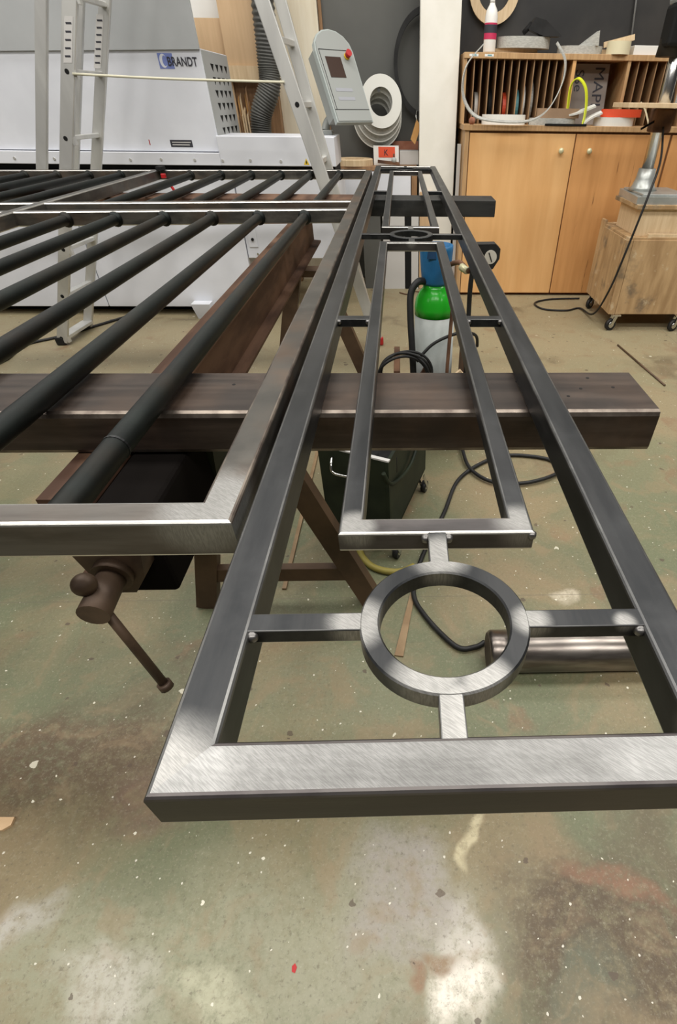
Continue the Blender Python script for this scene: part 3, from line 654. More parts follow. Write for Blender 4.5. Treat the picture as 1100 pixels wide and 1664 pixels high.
# ------------------------------------------------------------------ things leaning or standing behind the machine
single('white_board', box(B(), -1.60, -1.05, 5.60, 5.63, 0.0, 2.5), M_WHITE, 'white board standing behind the machine beside the small tan board', 'board', (-1.3, 5.6, 0))
single('tan_board', box(B(), -1.43, -1.215, 5.50, 5.52, 0.9, 1.892), M_TANB, 'small tan board with cut top just right of the machine hood', 'board', (-1.3, 5.5, 0.9))
bb = thing('tan_box', 'tall tan board panel with a pale lower edge hanging beside the ribbed hose', 'board', (-1.06, 5.48, 1.5))
part('panel', box(B(), -1.22, -0.905, 5.45, 5.50, 1.622, 2.6), M_TANB, bb)
part('bottom_edge', box(B(), -1.23, -0.90, 5.435, 5.50, 1.525, 1.622), M_RAWW, bb)
single('wood_crate', box(B(), -1.25, -0.86, 5.53, 5.58, 0.0, 1.54), M_BROWNW, 'brown wooden panel behind the bundle of sticks', 'board', (-1.05, 5.55, 0))
stk0 = None
for i in range(16):
    x = -1.195+0.021*(i % 8)+random.uniform(-.004, .004); y = 5.46+0.03*(i//8); zt = 1.34+random.uniform(-.04, .14)
    bm = B(); bar2(bm, (x+.02, y, 0.0), (x, y+.02, zt), 0.013, 0.013, up=(0, 1, 0)); prism(bm, [(x-.006, y+.012, zt), (x+.006, y+.012, zt), (x+.010, y+.02, zt+.03)], (0, .012, 0))
    single('wooden_stick', bm, random.choice([M_BROWNW, M_TAG, M_RAWW]), 'thin wooden stick in the upright bundle beside the ribbed hose', 'stick', (x, y, 0), 'sticks in the upright bundle')
hp_ = [(-0.83, 5.33, 2.35), (-0.85, 5.33, 1.9), (-0.865, 5.33, 1.65), (-0.88, 5.32, 1.5), (-0.98, 5.31, 1.32), (-1.0, 5.30, 1.15), (-1.0, 5.28, 0.9)]
single('ribbed_hose', tube(B(), spline(hp_, 40), lambda t: 0.083+0.0055*math.sin(t*2*math.pi*62), 18, 0), M_HOSE, 'fat black ribbed extraction hose between the boards and the ladder', 'hose', (-1.0, 5.28, 0.9))
single('cream_board', box(B(), -0.86, -0.48, 5.62, 5.66, 0.0, 2.6), M_CREAM, 'tall cream board behind the right side of the ladder', 'board', (-.65, 5.62, 0))
single('brown_post', box(B(), -0.90, -0.862, 5.58, 5.62, 0.0, 1.62), M_BROWNW, 'narrow brown post behind the ribbed hose', 'post', (-.88, 5.6, 0))

# band rolls on a peg
names = ['frontmost white edge-banding roll hanging on the grey wall', 'second edge-banding roll behind the white one on the grey wall', 'third edge-banding roll behind the white one on the grey wall', 'rearmost and lowest edge-banding roll hanging on the grey wall']
for k in range(4):
    ro = 0.172+.013*k
    cx, cz = 0.016-.014*k, 1.414-.036*k
    yy = 5.40+.055*k
    o = single('banding_roll', annulus(B(), (cx, yy, cz), 0.094, ro, 0, .035, 56, 'Y', 0.002), M_ROLLW if k == 0 else M_ROLLG, names[k], 'roll', (cx, yy, cz), 'banding rolls on the wall')
    if k:
        rm = bpy.data.objects.new('pale_rim', finish(annulus(B(), (cx, yy-.002, cz), ro-.007, ro+.001, 0, .010, 56, 'Y'), 'pale_rim', M_ROLLW, (cx, yy, cz))); rm.parent = o; COL.objects.link(rm)
single('wall_peg', cyl(B(), (0.0, 5.38, 1.485), (0.0, 5.69, 1.485), 0.012, n=12), M_CHROME, 'steel peg through the rolls on the grey wall', 'peg', (0, 5.69, 1.485))
bm = B(); annulus(bm, (0.40, 5.60, 1.65), 0.305, 0.345, 0, .05, 64, 'Y'); bmesh.ops.transform(bm, matrix=Matrix.Translation((.40, 0, 0)) @ Matrix.Diagonal((.80, 1, 1, 1)) @ Matrix.Translation((-.40, 0, 0)), verts=bm.verts); single('black_hoop', bm, M_RUBBER, 'large black band hoop hanging half behind the white pillar', 'hoop', (0.5, 5.6, 1.3))
tg = thing('ochre_tag', 'ochre cardboard tag hanging by a wire beside the white pillar', 'tag', (0.30, 5.42, 1.15))
part('card', prism(B(), [(.262, 5.40, 1.17), (.302, 5.40, 1.135), (.352, 5.40, 1.26), (.314, 5.40, 1.305)], (0, .004, 0)), M_TAG, tg)
part('wire', tube(B(), [(.312, 5.40, 1.295), (.31, 5.42, 1.34), (.32, 5.5, 1.36)], 0.003, 6, 3), M_CHROME, tg)
part('wall_hook', cyl(B(), (.32, 5.48, 1.36), (.32, 5.69, 1.36), .004, n=8), M_CHROME, tg)

# low table with boxes, left of the pillar
tb = thing('work_table', 'brown wooden table with things on it left of the white pillar', 'table', (-0.05, 5.5, 0))
part('table_top', box(B(), -0.42, 0.32, 5.30, 5.66, 0.955, 0.985, 0.003), M_BROWNW, tb)
lg0 = part('leg', box(B(), -0.40, -0.35, 5.31, 5.36, 0, 0.955), M_BROWNW, tb)
for d in ((.67, 0, 0), (0, .25, 0), (.67, .25, 0)): again(lg0, d)
bxk = thing('white_box', 'white box with red label on the table left of the pillar', 'box', (0.05, 5.55, 0.985))
part('carton', box(B(), -0.066, 0.158, 5.44, 5.55, 0.985, 1.12), M_WHITE, bxk)
rl = part('red_label', box(B(), -0.022, 0.125, 5.4385, 5.44, 1.04, 1.115), M_REDP, bxk)
text('label_letter', 'K', 0.06, Matrix.Translation((0.025, 5.4375, 1.055)) @ FACE, M_TEXT, rl)
single('grey_box', box(B(), 0.165, 0.335, 5.50, 5.64, 0.985, 1.085, .003), M_GREYB, 'plain light grey box between the red-labelled box and the pillar', 'box', (.25, 5.55, .985))
single('terracotta_bar', box(B(), 0.10, 0.337, 5.645, 5.688, 0.985, 1.145, .002), M_REDBRICK, 'reddish brown bar behind the grey box', 'bar', (.25, 5.66, .985))
dsk = thing('wooden_disc', 'round pale wooden disc lying on the table left of the red-labelled box', 'disc', (-0.25, 5.42, 0.985))
part('rim', annulus(B(), (-0.245, 5.45, 0), 0.09, 0.17, 0.985, 1.03, 40, 'Z', .004), M_RAWW, dsk)
part('hub', lathe(B(), [(0.09, .985), (0.09, 1.012)], (-0.245, 5.45, 0), 30), M_BROWNW, dsk)
cl = thing('bar_clamp', 'small brown hand clamp with pale knob in front of the red-labelled box', 'clamp', (.08, 5.42, .985))
part('bar', bar2(B(), (-.03, 5.40, 1.015), (.165, 5.40, 0.998), 0.03, 0.022), M_RUST, cl)
part('knob', lathe(B(), [(.012, 1.006), (.022, 1.012), (.022, 1.035), (.010, 1.045)], (.115, 5.40, 0), 14), M_CYLG, cl)
part('spindle', cyl(B(), (.115, 5.40, 1.04), (.115, 5.40, 1.07), 0.007, n=8), M_RUST, cl)

# sheets standing on the floor under the table end
single('pale_drawer_box', box(B(), -0.345, 0.262, 5.25, 5.60, 0.705, 0.95, .004), M_WHITEM, 'pale blue-grey drawer box hung under the table left of the pillar', 'box', (0, 5.4, .705))
single('dark_sheet', box(B(), -0.19, -0.02, 5.28, 5.30, 0.0, 0.70), M_GREYWALL, 'dark grey sheet standing under the table, left of the white sheet', 'board', (-.1, 5.29, 0))
single('white_sheet', box(B(), 0.0, 0.205, 5.27, 5.285, 0.0, 0.70), M_GREYB, 'white sheet standing on the floor left of the pillar', 'board', (.1, 5.28, 0))
single('black_post', box(B(), 0.212, 0.262, 5.27, 5.30, 0.0, 0.70), M_BLACK, 'thin black post beside the white sheet', 'post', (.24, 5.28, 0))
single('grey_post', box(B(), 0.268, 0.335, 5.26, 5.30, 0.0, 0.70), M_GREYB, 'grey strip leaning between the black post and the plank', 'post', (.3, 5.28, 0))
single('pine_plank', box(B(), 0.345, 0.455, 5.30, 5.345, 0.0, 0.80), M_TANB, 'tan wooden plank standing against the front of the white pillar', 'plank', (.4, 5.32, 0))
single('thin_batten', box(B(), 0.662, 0.69, 5.22, 5.26, 0.0, 1.15), M_GREYB, 'thin grey batten standing between pillar and cabinet', 'batten', (.67, 5.24, 0))
wr = single('wire_scrap', tube(B(), [(.15, 5.12, .006), (.22, 5.06, .006), (.29, 5.10, .02), (.38, 5.13, .006), (.44, 5.16, .02)], .006, 6, 6), M_RUST, 'rusty wire scrap on the floor before the pillar', 'wire', (.3, 5.1, 0))

# ------------------------------------------------------------------ wooden cabinet
CY = 5.06
cb = thing('wooden_cabinet', 'wooden workshop cabinet with two large plywood doors right of the pillar', 'cabinet', (1.7, 5.3, 0))
part('plinth', box(B(), 0.74, 2.95, CY+.05, 5.6, 0.0, 0.035), M_REDBRICK, cb)
part('side_panel', box(B(), 0.700, 0.735, CY-.005, 5.66, 0.0, 1.245, .002), M_SHELF, cb)
part('side_panel', box(B(), 2.95, 2.985, CY-.005, 5.66, 0.0, 1.245, .002), M_SHELF, cb)
part('carcass', box(B(), 0.735, 2.95, CY+.02, 5.66, 0.035, 1.245), M_BROWNW, cb)
d1 = part('door', box(B(), 0.742, 1.612, CY-.004, CY+.018, 0.025, 1.232, .002), M_PLYL, cb, 'pale plywood door')
d2 = part('door', box(B(), 1.622, 2.40, CY-.004, CY+.018, 0.025, 1.232, .002), M_PLYR, cb, 'reddish plywood door')
d3 = part('door', box(B(), 2.42, 2.94, CY-.004, CY+.018, 0.025, 1.232, .002), M_PLYR, cb)
for d, x in ((d1, 1.505), (d2, 1.742)):
    bm = B(); lathe(bm, [(.008, -.004), (.008, -.016), (.019, -.022), (.022, -.032), (.014, -.042), (.002, -.044)], (x, CY, 1.123), 16, 'Y'); part('knob', bm, M_KNOB, d)
part('worktop', box(B(), 0.685, 3.0, CY-.02, 5.67, 1.247, 1.283, .003), M_SHELF, cb)

# pigeon-hole shelf on the cabinet
SY = 5.26; sz0, sz1 = 1.283, 1.712
sh = thing('pigeonhole_shelf', 'wooden pigeonhole shelf with thin upright dividers standing on the cabinet', 'shelf', (1.8, 5.45, sz0))
part('top_board', box(B(), 0.68, 3.0, SY-.02, 5.67, sz1-.035, sz1, .002), M_SHELF, sh)
part('side_board', box(B(), 0.68, 0.705, SY-.012, 5.66, sz0, sz1-.035), M_SHELF, sh)
part('partition', box(B(), 1.545, 1.572, SY-.012, 5.66, sz0, sz1-.035), M_PLYL, sh)
part('partition', box(B(), 1.985, 2.01, SY-.012, 5.66, sz0, sz1-.035), M_SHELF, sh)
part('side_board', box(B(), 2.97, 2.995, SY-.012, 5.66, sz0, sz1-.035), M_SHELF, sh)
part('back_board', box(B(), 0.705, 2.97, 5.63, 5.66, sz0, sz1-.035), M_BROWNW, sh)
dv = part('divider', box(B(), 0.762, 0.7695, SY, 5.63, sz0, sz1-.035), M_DIV, sh)
for i in range(1, 13): again(dv, (0.0595*i, 0, 0))
for i in range(12): again(dv, (2.075-.762+.073*i, 0, 0))
for x in (0.72, 0.84):
    pl = part('paper_label', box(B(), x, x+.07, SY-.0215, SY-.02, sz1-.024, sz1-.010), M_WHITE, sh)
    part('label_mark', box(B(), x+.022, x+.055, SY-.0223, SY-.0215, sz1-.020, sz1-.013), M_BULL, pl)
# contents of the pigeon-holes
for i, (x, m, rad, nm) in enumerate([(0.795, M_ROLLW, .10, 'white'), (0.91, M_BLACK, .11, 'black'), (1.03, M_ORANGE, .10, 'rust-red'), (1.135, M_BULL, .11, 'teal'), (1.185, M_ROLLW, .13, 'tall white'), (1.25, M_ROLLG, .14, 'tall grey')]):
    bm = B(); annulus(bm, (x, SY+.07+rad, sz0+rad), rad*.55, rad, 0, .028, 30, 'X'); single('stored_roll', bm, m, nm+' edge-band roll standing in a left pigeonhole', 'roll', (x, SY+.15, sz0), 'rolls in the pigeonholes')
for (x, m, nm) in ((2.585, M_BLUE, 'blue'), (2.66, M_ROLLW, 'white'), (2.44, M_ROLLG, 'grey')):
    bm = B(); annulus(bm, (x, SY+.15, sz0+.14), .08, .14, 0, .03, 30, 'X'); single('stored_roll', bm, m, nm+' edge-band roll in a right-hand pigeonhole', 'roll', (x, SY+.15, sz0), 'rolls in the pigeonholes')
cd = thing('cardboard_sheet', 'grey cardboard sheet with handwritten capitals in the open shelf bay', 'cardboard', (1.78, 5.4, sz0))
tiltc = Matrix.Translation((1.60, 5.36, sz0+.002)) @ Matrix.Rotation(math.radians(-10), 4, 'X')
part('sheet', box(B(), 0, 0.30, 0, .006, 0, .385, 0, None, tiltc), M_CARD, cd)
text('lettering', 'MAPI', 0.115, tiltc @ Matrix.Translation((.185, -.002, .37)) @ Matrix.Rotation(math.pi/2, 4, 'Y') @ FACE, M_TEXT, cd)
text('lettering', 'SSe', 0.10, tiltc @ Matrix.Translation((.025, -.002, .35)) @ Matrix.Rotation(math.pi/2, 4, 'Y') @ FACE, M_TEXT, cd)
wt = 1.2832   # worktop top
single('white_band_coil', annulus(B(), (1.02, 5.155, 0), .155*.62, .155, wt, wt+.062, 44), M_ROLLW, 'thick white band coil lying at the left of the cabinet top', 'roll', (1.02, 5.16, wt)).scale = (1.15, .6, 1)
single('brown_band_coil', annulus(B(), (1.46, 5.15, 0), .13, .175, wt+.045, wt+.105, 44), M_ROLLB, 'brown band coil leaning on the dark plate on the cabinet top', 'roll', (1.46, 5.15, wt)).scale = (1, .42, 1)
single('grey_band_coil', annulus(B(), (1.42, 5.15, 0), .14, .19, wt, wt+.045, 44), M_ROLLG, 'grey band coil under the brown coil on the cabinet top', 'roll', (1.42, 5.15, wt)).scale = (1, .42, 1)
single('dark_plate', prism(B(), [(1.34, 5.035, wt), (1.50, 5.03, wt), (1.68, 5.035, wt), (1.68, 5.066, wt), (1.36, 5.066, wt)], (0, 0, .012)), M_BLACK, 'dark triangular offcut under the yellow band on the cabinet top', 'offcut', (1.53, 5.1, wt))
single('yellow_band', ribbon(B(), [(1.535, 5.15, wt+.10), (1.53, 5.14, wt+.24), (1.57, 5.11, wt+.285), (1.635, 5.09, wt+.23), (1.66, 5.07, wt+.12), (1.655, 5.055, wt+.016)], (0.022, .030, 0.008), .007), M_NEON, 'bright yellow band arching over the cabinet top', 'band', (1.6, 5.1, wt))
single('white_strip_coil', ribbon(B(), [(1.45, 5.12, wt+.06), (1.6, 5.11, wt+.08), (1.74, 5.10, wt+.125)], (0, .06, .01), .012), M_ROLLW, 'white folded band strip beside the yellow band', 'band', (1.6, 5.1, wt))
single('white_strip_coil', ribbon(B(), [(1.66, 5.09, wt+.015), (1.72, 5.09, wt+.055), (1.80, 5.09, wt+.085)], (0, .06, .01), .012), M_WHITE, 'short white strip left of the red-topped rolls', 'band', (1.7, 5.1, wt))
single('white_coil', annulus(B(), (1.93, 5.15, 0), .10, .165, wt, wt+.055, 44), M_ROLLW, 'white band roll beneath the red one on the cabinet top', 'roll', (1.93, 5.15, wt)).scale = (1, .5, 1)
single('red_coil', annulus(B(), (1.98, 5.15, 0), .10, .165, wt+.056, wt+.105, 44), M_ORANGE, 'red band roll on top of the white roll on the cabinet', 'roll', (1.98, 5.15, wt+.056)).scale = (1, .5, 1)
single('cream_offcut', ribbon(B(), [(2.14, 5.20, wt+.15), (2.19, 5.19, wt+.10), (2.24, 5.17, wt+.01)], (0.01, .03, .0), .012), M_TAPE, 'curved cream band end right of the red roll', 'band', (2.2, 5.2, wt))
single('red_ball', lathe(B(), [(.012, 0), (.024, .012), (.026, .03), (.014, .045), (.003, .047)], (0.755, 5.09, wt), 14), M_REDBRICK, 'small reddish ball at the left edge of the cabinet top', 'ball', (.755, 5.09, wt))
single('long_band_loop', ribbon(B(), [(0.80, 5.06, wt+.46), (0.68, 5.03, wt+.34), (0.665, 5.02, wt+.18), (0.76, 5.0, wt+.06), (0.95, 4.99, wt+.025), (1.20, 4.99, wt+.03), (1.34, 5.0, wt+.10), (1.43, 5.03, wt+.25), (1.435, 5.06, wt+.38), (1.36, 5.10, wt+.48)], (0.016, .034, .012), .007, 10), M_ROLLG,
       'long loose loop of grey band hanging from the shelf top', 'band', (1.05, 5.03, wt))
# things on the shelf top
st = sz1
bo = thing('glue_bottle', 'white squeeze bottle with pink and dark label on the shelf top', 'bottle', (0.882, 5.33, st))
part('body', lathe(B(), [(.045, 0), (.048, .01), (.048, .20), (.040, .235), (.022, .262), (.018, .275)], (.882, 5.33, st), 20), M_WHITE, bo)
part('label', annulus(B(), (.882, 5.33, st), .0482, .0492, .075, .165, 24), M_LIPST, bo)
part('label_band', annulus(B(), (.882, 5.33, st), .0492, .0497, .11, .155, 24), M_TEXT, bo)
part('nozzle', lathe(B(), [(.020, .272), (.018, .29), (.007, .31), (.005, .345)], (.882, 5.33, st), 12), M_WHITE, bo)
def flatcoil(x, y, ri, ro, z, hgt, m, label, sy=.6):
    o = single('band_coil', annulus(B(), (x, y, 0), ri, ro, z, z+hgt, 40), m, label, 'roll', (x, y, z)); o.scale = (1, sy, 1); return o
flatcoil(1.10, 5.45, .09, .19, st, .03, M_RAWW, 'flat pale wooden band coil on the shelf top beside the bottle')
flatcoil(1.16, 5.40, .10, .21, st+.0305, .065, M_ROLLG, 'grey band coil on the shelf top under the black tool')
flatcoil(1.62, 5.40, .08, .18, st, .05, M_ROLLG, 'grey band coil in the middle of the shelf top')
flatcoil(1.90, 5.30, .05, .09, st, .075, M_TAPE, 'cream tape roll in the middle of the shelf top', 1)
single('paper_cone', prism(B(), [(1.60, 5.33, st+.051), (1.74, 5.30, st+.051), (1.73, 5.30, st+.135)], (0, .08, 0)), M_ROLLG, 'grey folded paper wedge on the shelf-top coil', 'paper', (1.68, 5.3, st+.051))
bt_ = thing('black_hand_tool', 'black hand tool lying on the grey coil on the shelf top', 'tool', (1.30, 5.35, st+.096))
part('body', prism(B(), [(1.17, 5.30, st+.135), (1.22, 5.30, st+.20), (1.30, 5.30, st+.185), (1.44, 5.30, st+.10), (1.42, 5.30, st+.0965), (1.30, 5.30, st+.0965)], (0, .09, 0)), M_RUBBER, bt_)
part('grip', cyl(B(), (1.20, 5.34, st+.165), (1.14, 5.33, st+.115), .02, .016, 12), M_BLACK, bt_)
for i, (x0, x1, y, z, dz) in enumerate(((1.80, 2.10, 5.46, st+.02, .004), (1.82, 2.04, 5.44, st+.062, .045), (1.80, 2.17, 5.57, st+.018, .002))):
    single('wood_offcut', bar2(B(), (x0, y, z), (x1, y-.05, z+dz), .05, .034), M_RAWW, ['long raw wood offcut on the shelf top', 'short raw wood offcut on top of the pile on the shelf', 'rear raw wood offcut on the shelf top'][i], 'wood offcut', (x0, y, st))
single('white_carton', box(B(), 2.02, 2.32, 5.28, 5.42, st, st+.055, .002), M_WHITE, 'flat white carton on the shelf top near the drill press', 'box', (2.17, 5.35, st))
pn = thing('framed_sheet', 'dark panel edge strip leaning on the charcoal wall above the shelf', 'panel', (2.12, 5.6, st))
part('strip', bar2(B(), (2.12, 5.66, st), (2.02, 5.67, 2.6), .012, .012), M_CHROME, pn)

# wall clock rim at the top
single('wooden_hoop', annulus(B(), (0.93, 5.62, 2.09), .13, .20, 0, .03, 40, 'Y'), M_RAWW, 'pale wooden hoop hung on the charcoal wall above the bottle', 'hoop', (.93, 5.62, 2.0))

# ------------------------------------------------------------------ trolley with drill press
ct_ = thing('wooden_trolley', 'dirty plywood trolley on casters carrying the drill press', 'trolley', (2.2, 4.4, 0))
c0, c1, ya, yb = 1.862, 2.75, 4.08, 4.72
part('front_panel', box(B(), c0+.055, c1, ya, ya+.022, .125, .655, .003), M_CART, ct_)
part('corner_post', box(B(), c0, c0+.052, ya-.004, ya+.045, .125, .655, .003), M_CART, ct_)
part('side_panel', box(B(), c0, c0+.022, ya+.046, yb-.10, .125, .655, .003), M_CART, ct_)
part('side_panel', box(B(), c0, c0+.022, yb-.095, yb, .125, .70, .003), M_CART, ct_)
part('right_panel', box(B(), c1-.022, c1, ya+.022, yb, .125, .655, .003), M_CART, ct_)
part('rear_panel', box(B(), c0+.022, c1-.022, yb-.022, yb, .125, .655, .003), M_CART, ct_)
part('bottom_board', box(B(), c0+.022, c1-.022, ya+.022, yb-.022, .125, .147), M_CART, ct_)
part('lid', box(B(), c0+.01, c1, ya+.01, yb, .655, .672, .002), M_CART, ct_)
part('top_box', box(B(), c0+.075, c1-.05, ya+.05, yb-.15, .672, .845, .003), M_RAWW, ct_)
part('top_board', box(B(), c0+.03, c1-.03, ya+.02, yb-.12, .845, .872, .003), M_CART, ct_)
part('front_batten', box(B(), c0+.16, c1-.05, ya+.012, ya+.04, .672, .692), M_RAWW, ct_)
def caster(x, y, rot):
    bm = B(); d = Vector((math.cos(rot), math.sin(rot), 0)); s = Vector((-d.y, d.x, 0)); c = Vector((x, y, .045))
    wh = part('caster_wheel', cyl(B(), c-s*.014, c+s*.014, .045, n=20), M_RUBBER, ct_)
    part('wheel_hub', cyl(B(), c-s*.017, c+s*.017, .024, n=16), M_CHROME, wh)
    for sg_ in (-1, 1): bar2(bm, c+s*sg_*.02, c+s*sg_*.02+d*.03+Vector((0, 0, .075)), .004, .03, up=d)
    box(bm, x+d.x*.03-.035, x+d.x*.03+.035, y+d.y*.03-.035, y+d.y*.03+.035, .115, .125)
    part('caster_fork', bm, M_CHROME, ct_)
caster(1.90, 4.08, math.radians(20)); caster(2.42, 4.06, math.radians(25)); caster(1.90, 4.66, math.radians(40)); caster(2.68, 4.62, .3)
dp = thing('drill_press', 'bench drill press with cast base and steel column on the trolley', 'drill press', (2.1, 4.35, .872))
part('base', prism(B(), [(1.885, 4.13, .872), (2.33, 4.13, .872), (2.33, 4.62, .872), (1.92, 4.62, .872)], (0, 0, .045)), M_CAST, dp)
part('base_rim', box(B(), 1.935, 2.28, 4.17, 4.58, .917, .93, .004), M_CAST, dp)
cxp, cyp = 2.02, 4.42
part('column_socket', lathe(B(), [(.105, .93), (.085, .95), (.068, 1.0), (.062, 1.06), (.055, 1.062)], (cxp, cyp, 0), 24), M_CAST, dp)
part('column', cyl(B(), (cxp, cyp, 1.05), (cxp, cyp, 1.98), .042, n=24), M_CHROME, dp)
part('table_bracket', box(B(), cxp-.06, cxp+.07, cyp-.07, cyp+.06, 1.27, 1.40, .012), M_RUST, dp)
tbp = part('drill_table', box(B(), 1.66, 2.12, 4.10, 4.42, 1.402, 1.428, .003), M_RAWW, dp, 'pale worn table board')
part('table_lever', cyl(B(), (cxp-.06, cyp-.05, 1.33), (cxp-.15, cyp-.08, 1.29), .007, n=8), M_BLACK, dp)
part('head', box(B(), cxp-.10, cxp+.35, cyp-.16, cyp+.10, 1.90, 2.15, .02), M_CONS, dp)
part('motor', cyl(B(), (cxp-.045, cyp+.02, 1.66), (cxp-.045, cyp+.02, 1.90), .085, .06, 18), M_RUBBER, dp)
part('belt_guard', box(B(), cxp-.12, cxp+.06, cyp-.10, cyp+.06, 1.70, 1.90, .02), M_BLACK, dp)
cb_ = [(2.02, 4.33, 1.30), (2.0, 4.18, 1.12), (1.92, 4.04, .93), (1.86, 4.03, .60), (1.83, 4.1, .30), (1.82, 4.3, .06), (1.80, 4.62, .012), (1.66, 4.56, .010), (1.46, 4.60, .010), (1.42, 4.78, .010), (1.60, 4.90, .010), (1.88, 4.92, .012)]
single('power_cable', tube(B(), cb_, .008, 8, 8), M_RUBBER, 'thin black cable hanging from the drill press to the floor', 'cable', (1.8, 4.5, 0))

# ------------------------------------------------------------------ gas cylinder on a trolley
gx, gy = 0.328, 2.36
gc = thing('gas_cylinder', 'grey gas cylinder with bright green shoulder and blue valve cap', 'gas cylinder', (gx, gy, .16))
part('body', lathe(B(), [(.085, .16), (.096, .175), (.096, .655)], (gx, gy, 0), 32), M_CYLG, gc)
part('shoulder', lathe(B(), [(.0965, .655), (.0965, .69), (.090, .725), (.073, .755), (.058, .772), (.058, .79)], (gx, gy, 0), 32), M_GRN, gc)
cap = part('valve_cap', lathe(B(), [(.060, .79), (.064, .80), (.068, .84), (.075, .93), (.074, .945), (.062, .948), (.060, .935)], (gx, gy, 0), 28), M_BLU, gc)
part('cap_window', prism(B(), [(gx-.045, gy-.078, .905), (gx-.005, gy-.078, .905), (gx-.008, gy-.078, .935), (gx-.04, gy-.078, .94)], (0, .012, 0)), mat('cap_recess_blue', (0.008, 0.05, 0.13), rough=0.6), cap)
tl = thing('cylinder_trolley', 'rusty brown steel trolley carrying the gas cylinder', 'trolley', (gx, gy, 0))
part('platform', box(B(), gx-.20, gx+.20, gy-.16, gy+.16, .13, .16, .003), M_RUST, tl)
part('box_side', box(B(), gx-.20, gx-.17, gy-.16, gy+.16, .16, .44, .003), M_RUST, tl)
part('box_side', box(B(), gx+.15, gx+.19, gy-.16, gy+.16, .16, .50, .003), M_RUST, tl)
part('box_front', box(B(), gx-.17, gx+.15, gy-.16, gy-.14, .16, .42, .003), M_RUST, tl)
part('side_strut', bar2(B(), (gx-.185, gy-.17, .18), (gx-.03, gy-.17, .47), .02, .035), M_RUST, tl)
part('side_strut', bar2(B(), (gx+.18, gy-.17, .36), (gx+.11, gy-.17, .44), .02, .03), M_RAWW, tl)
part('handle_tube', tube(B(), [(gx+.055, gy-.17, .18), (gx+.06, gy-.15, .45), (gx+.075, gy-.12, .77)], .0085, 8, 4), M_RUST, tl)
for sx in (-1, 1):
    wl = part('wheel', cyl(B(), (gx+sx*.205, gy, .10), (gx+sx*.245, gy, .10), .10, n=24), M_RUBBER, tl)
    part('hub', cyl(B(), (gx+sx*.203, gy, .10), (gx+sx*.248, gy, .10), .05, n=16), M_CAST, wl)
part('front_support', box(B(), gx-.04, gx+.04, gy-.15, gy-.12, 0, .13), M_RUST, tl)
single('thick_hose', tube(B(), [(gx-.05, gy-.03, .805), (gx-.085, gy-.06, .808), (gx-.115, gy-.09, .77), (gx-.118, gy-.12, .68), (gx-.108, gy-.17, .5), (gx-.10, gy-.18, .28), (gx-.11, gy-.18, .18)], .0155, 10, 8), M_RUBBER, 'thick black hose looping from the cylinder cap down its left side', 'hose', (gx-.1, gy-.1, .18))
coil = []
for i in range(57):
    t = 2*math.pi*i/16; rr = .105+.022*math.sin(i*.37)
    coil.append((gx-.135+rr*math.cos(t)*1.12, gy-.20+.012*math.sin(i*.9)-.0007*i, .425+rr*math.sin(t)))
single('cable_coil', tube(B(), coil, .0065, 7, 3), M_RUBBER, 'coiled black cable hung on the front of the cylinder trolley', 'cable', (gx-.13, gy-.2, .3))
single('slack_cable', tube(B(), [(gx-.09, gy-.17, .49), (gx-.02, gy-.14, .555), (gx+.06, gy-.125, .592), (gx+.13, gy-.10, .60), (gx+.20, gy-.05, .57), (gx+.22, gy, .50)], .0075, 7, 6), M_RUBBER, 'black cable slung across the front of the gas cylinder', 'cable', (gx, gy, .5))
single('front_cable', tube(B(), [(gx+.03, gy-.19, .36), (gx+.06, gy-.20, .415), (gx+.11, gy-.20, .425), (gx+.15, gy-.19, .38), (gx+.16, gy-.19, .30)], .0075, 7, 6), M_RUBBER, 'short black cable arch at the trolley front below the cylinder', 'cable', (gx+.1, gy-.2, .3))
# regulator on a rod, right of the cylinder
rg = thing('pressure_regulator', 'round dial gauge in black rubber guard right of the gas cylinder', 'gauge', (.50, 2.1, .9))
gpx, gpy, gpz = .515, 2.03, .973
box_ = B(); prism(box_, [(gpx-.085, gpy, gpz+.036), (gpx+.02, gpy, gpz+.038), (gpx+.040, gpy, gpz+.022), (gpx+.040, gpy, gpz-.012), (gpx+.018, gpy, gpz-.048), (gpx-.02, gpy, gpz-.06), (gpx-.07, gpy, gpz-.02)], (0, .05, 0))
part('rubber_guard', box_, M_RUBBER, rg)
dl = part('dial', cyl(B(), (gpx+.004, gpy-.003, gpz-.006), (gpx+.004, gpy+.002, gpz-.006), .024, n=24), M_DIAL, rg)
part('needle', bar2(B(), (gpx+.010, gpy-.004, gpz-.022), (gpx-.004, gpy-.004, gpz+.010), .004, .001, up=(0, 1, 0)), M_BLACK, dl)
part('inlet_pipe', tube(B(), [(gpx-.06, gpy+.03, gpz-.03), (gpx-.07, gpy+.06, gpz-.07), (gpx-.10, gpy+.16, gpz-.06), (gpx-.145, gpy+.26, gpz-.10), (gx+.05, gy-.02, .83)], .010, 10, 6), M_RUST, rg)
part('outlet_hose', tube(B(), [(gpx-.055, gpy+.03, gpz-.04), (gpx-.062, gpy+.03, gpz-.11), (gpx-.06, gpy+.04, gpz-.22), (gpx-.05, gpy+.05, .45), (gpx-.03, gpy+.1, .2), (gpx, gpy+.2, .012), (gpx+.1, gpy+.3, .012)], .010, 8, 6), M_RUBBER, rg)
part('brass_nut', cyl(B(), (gpx-.075, gpy+.06, gpz-.07), (gpx-.10, gpy+.09, gpz-.06), .014, n=6), M_KNOB, rg)

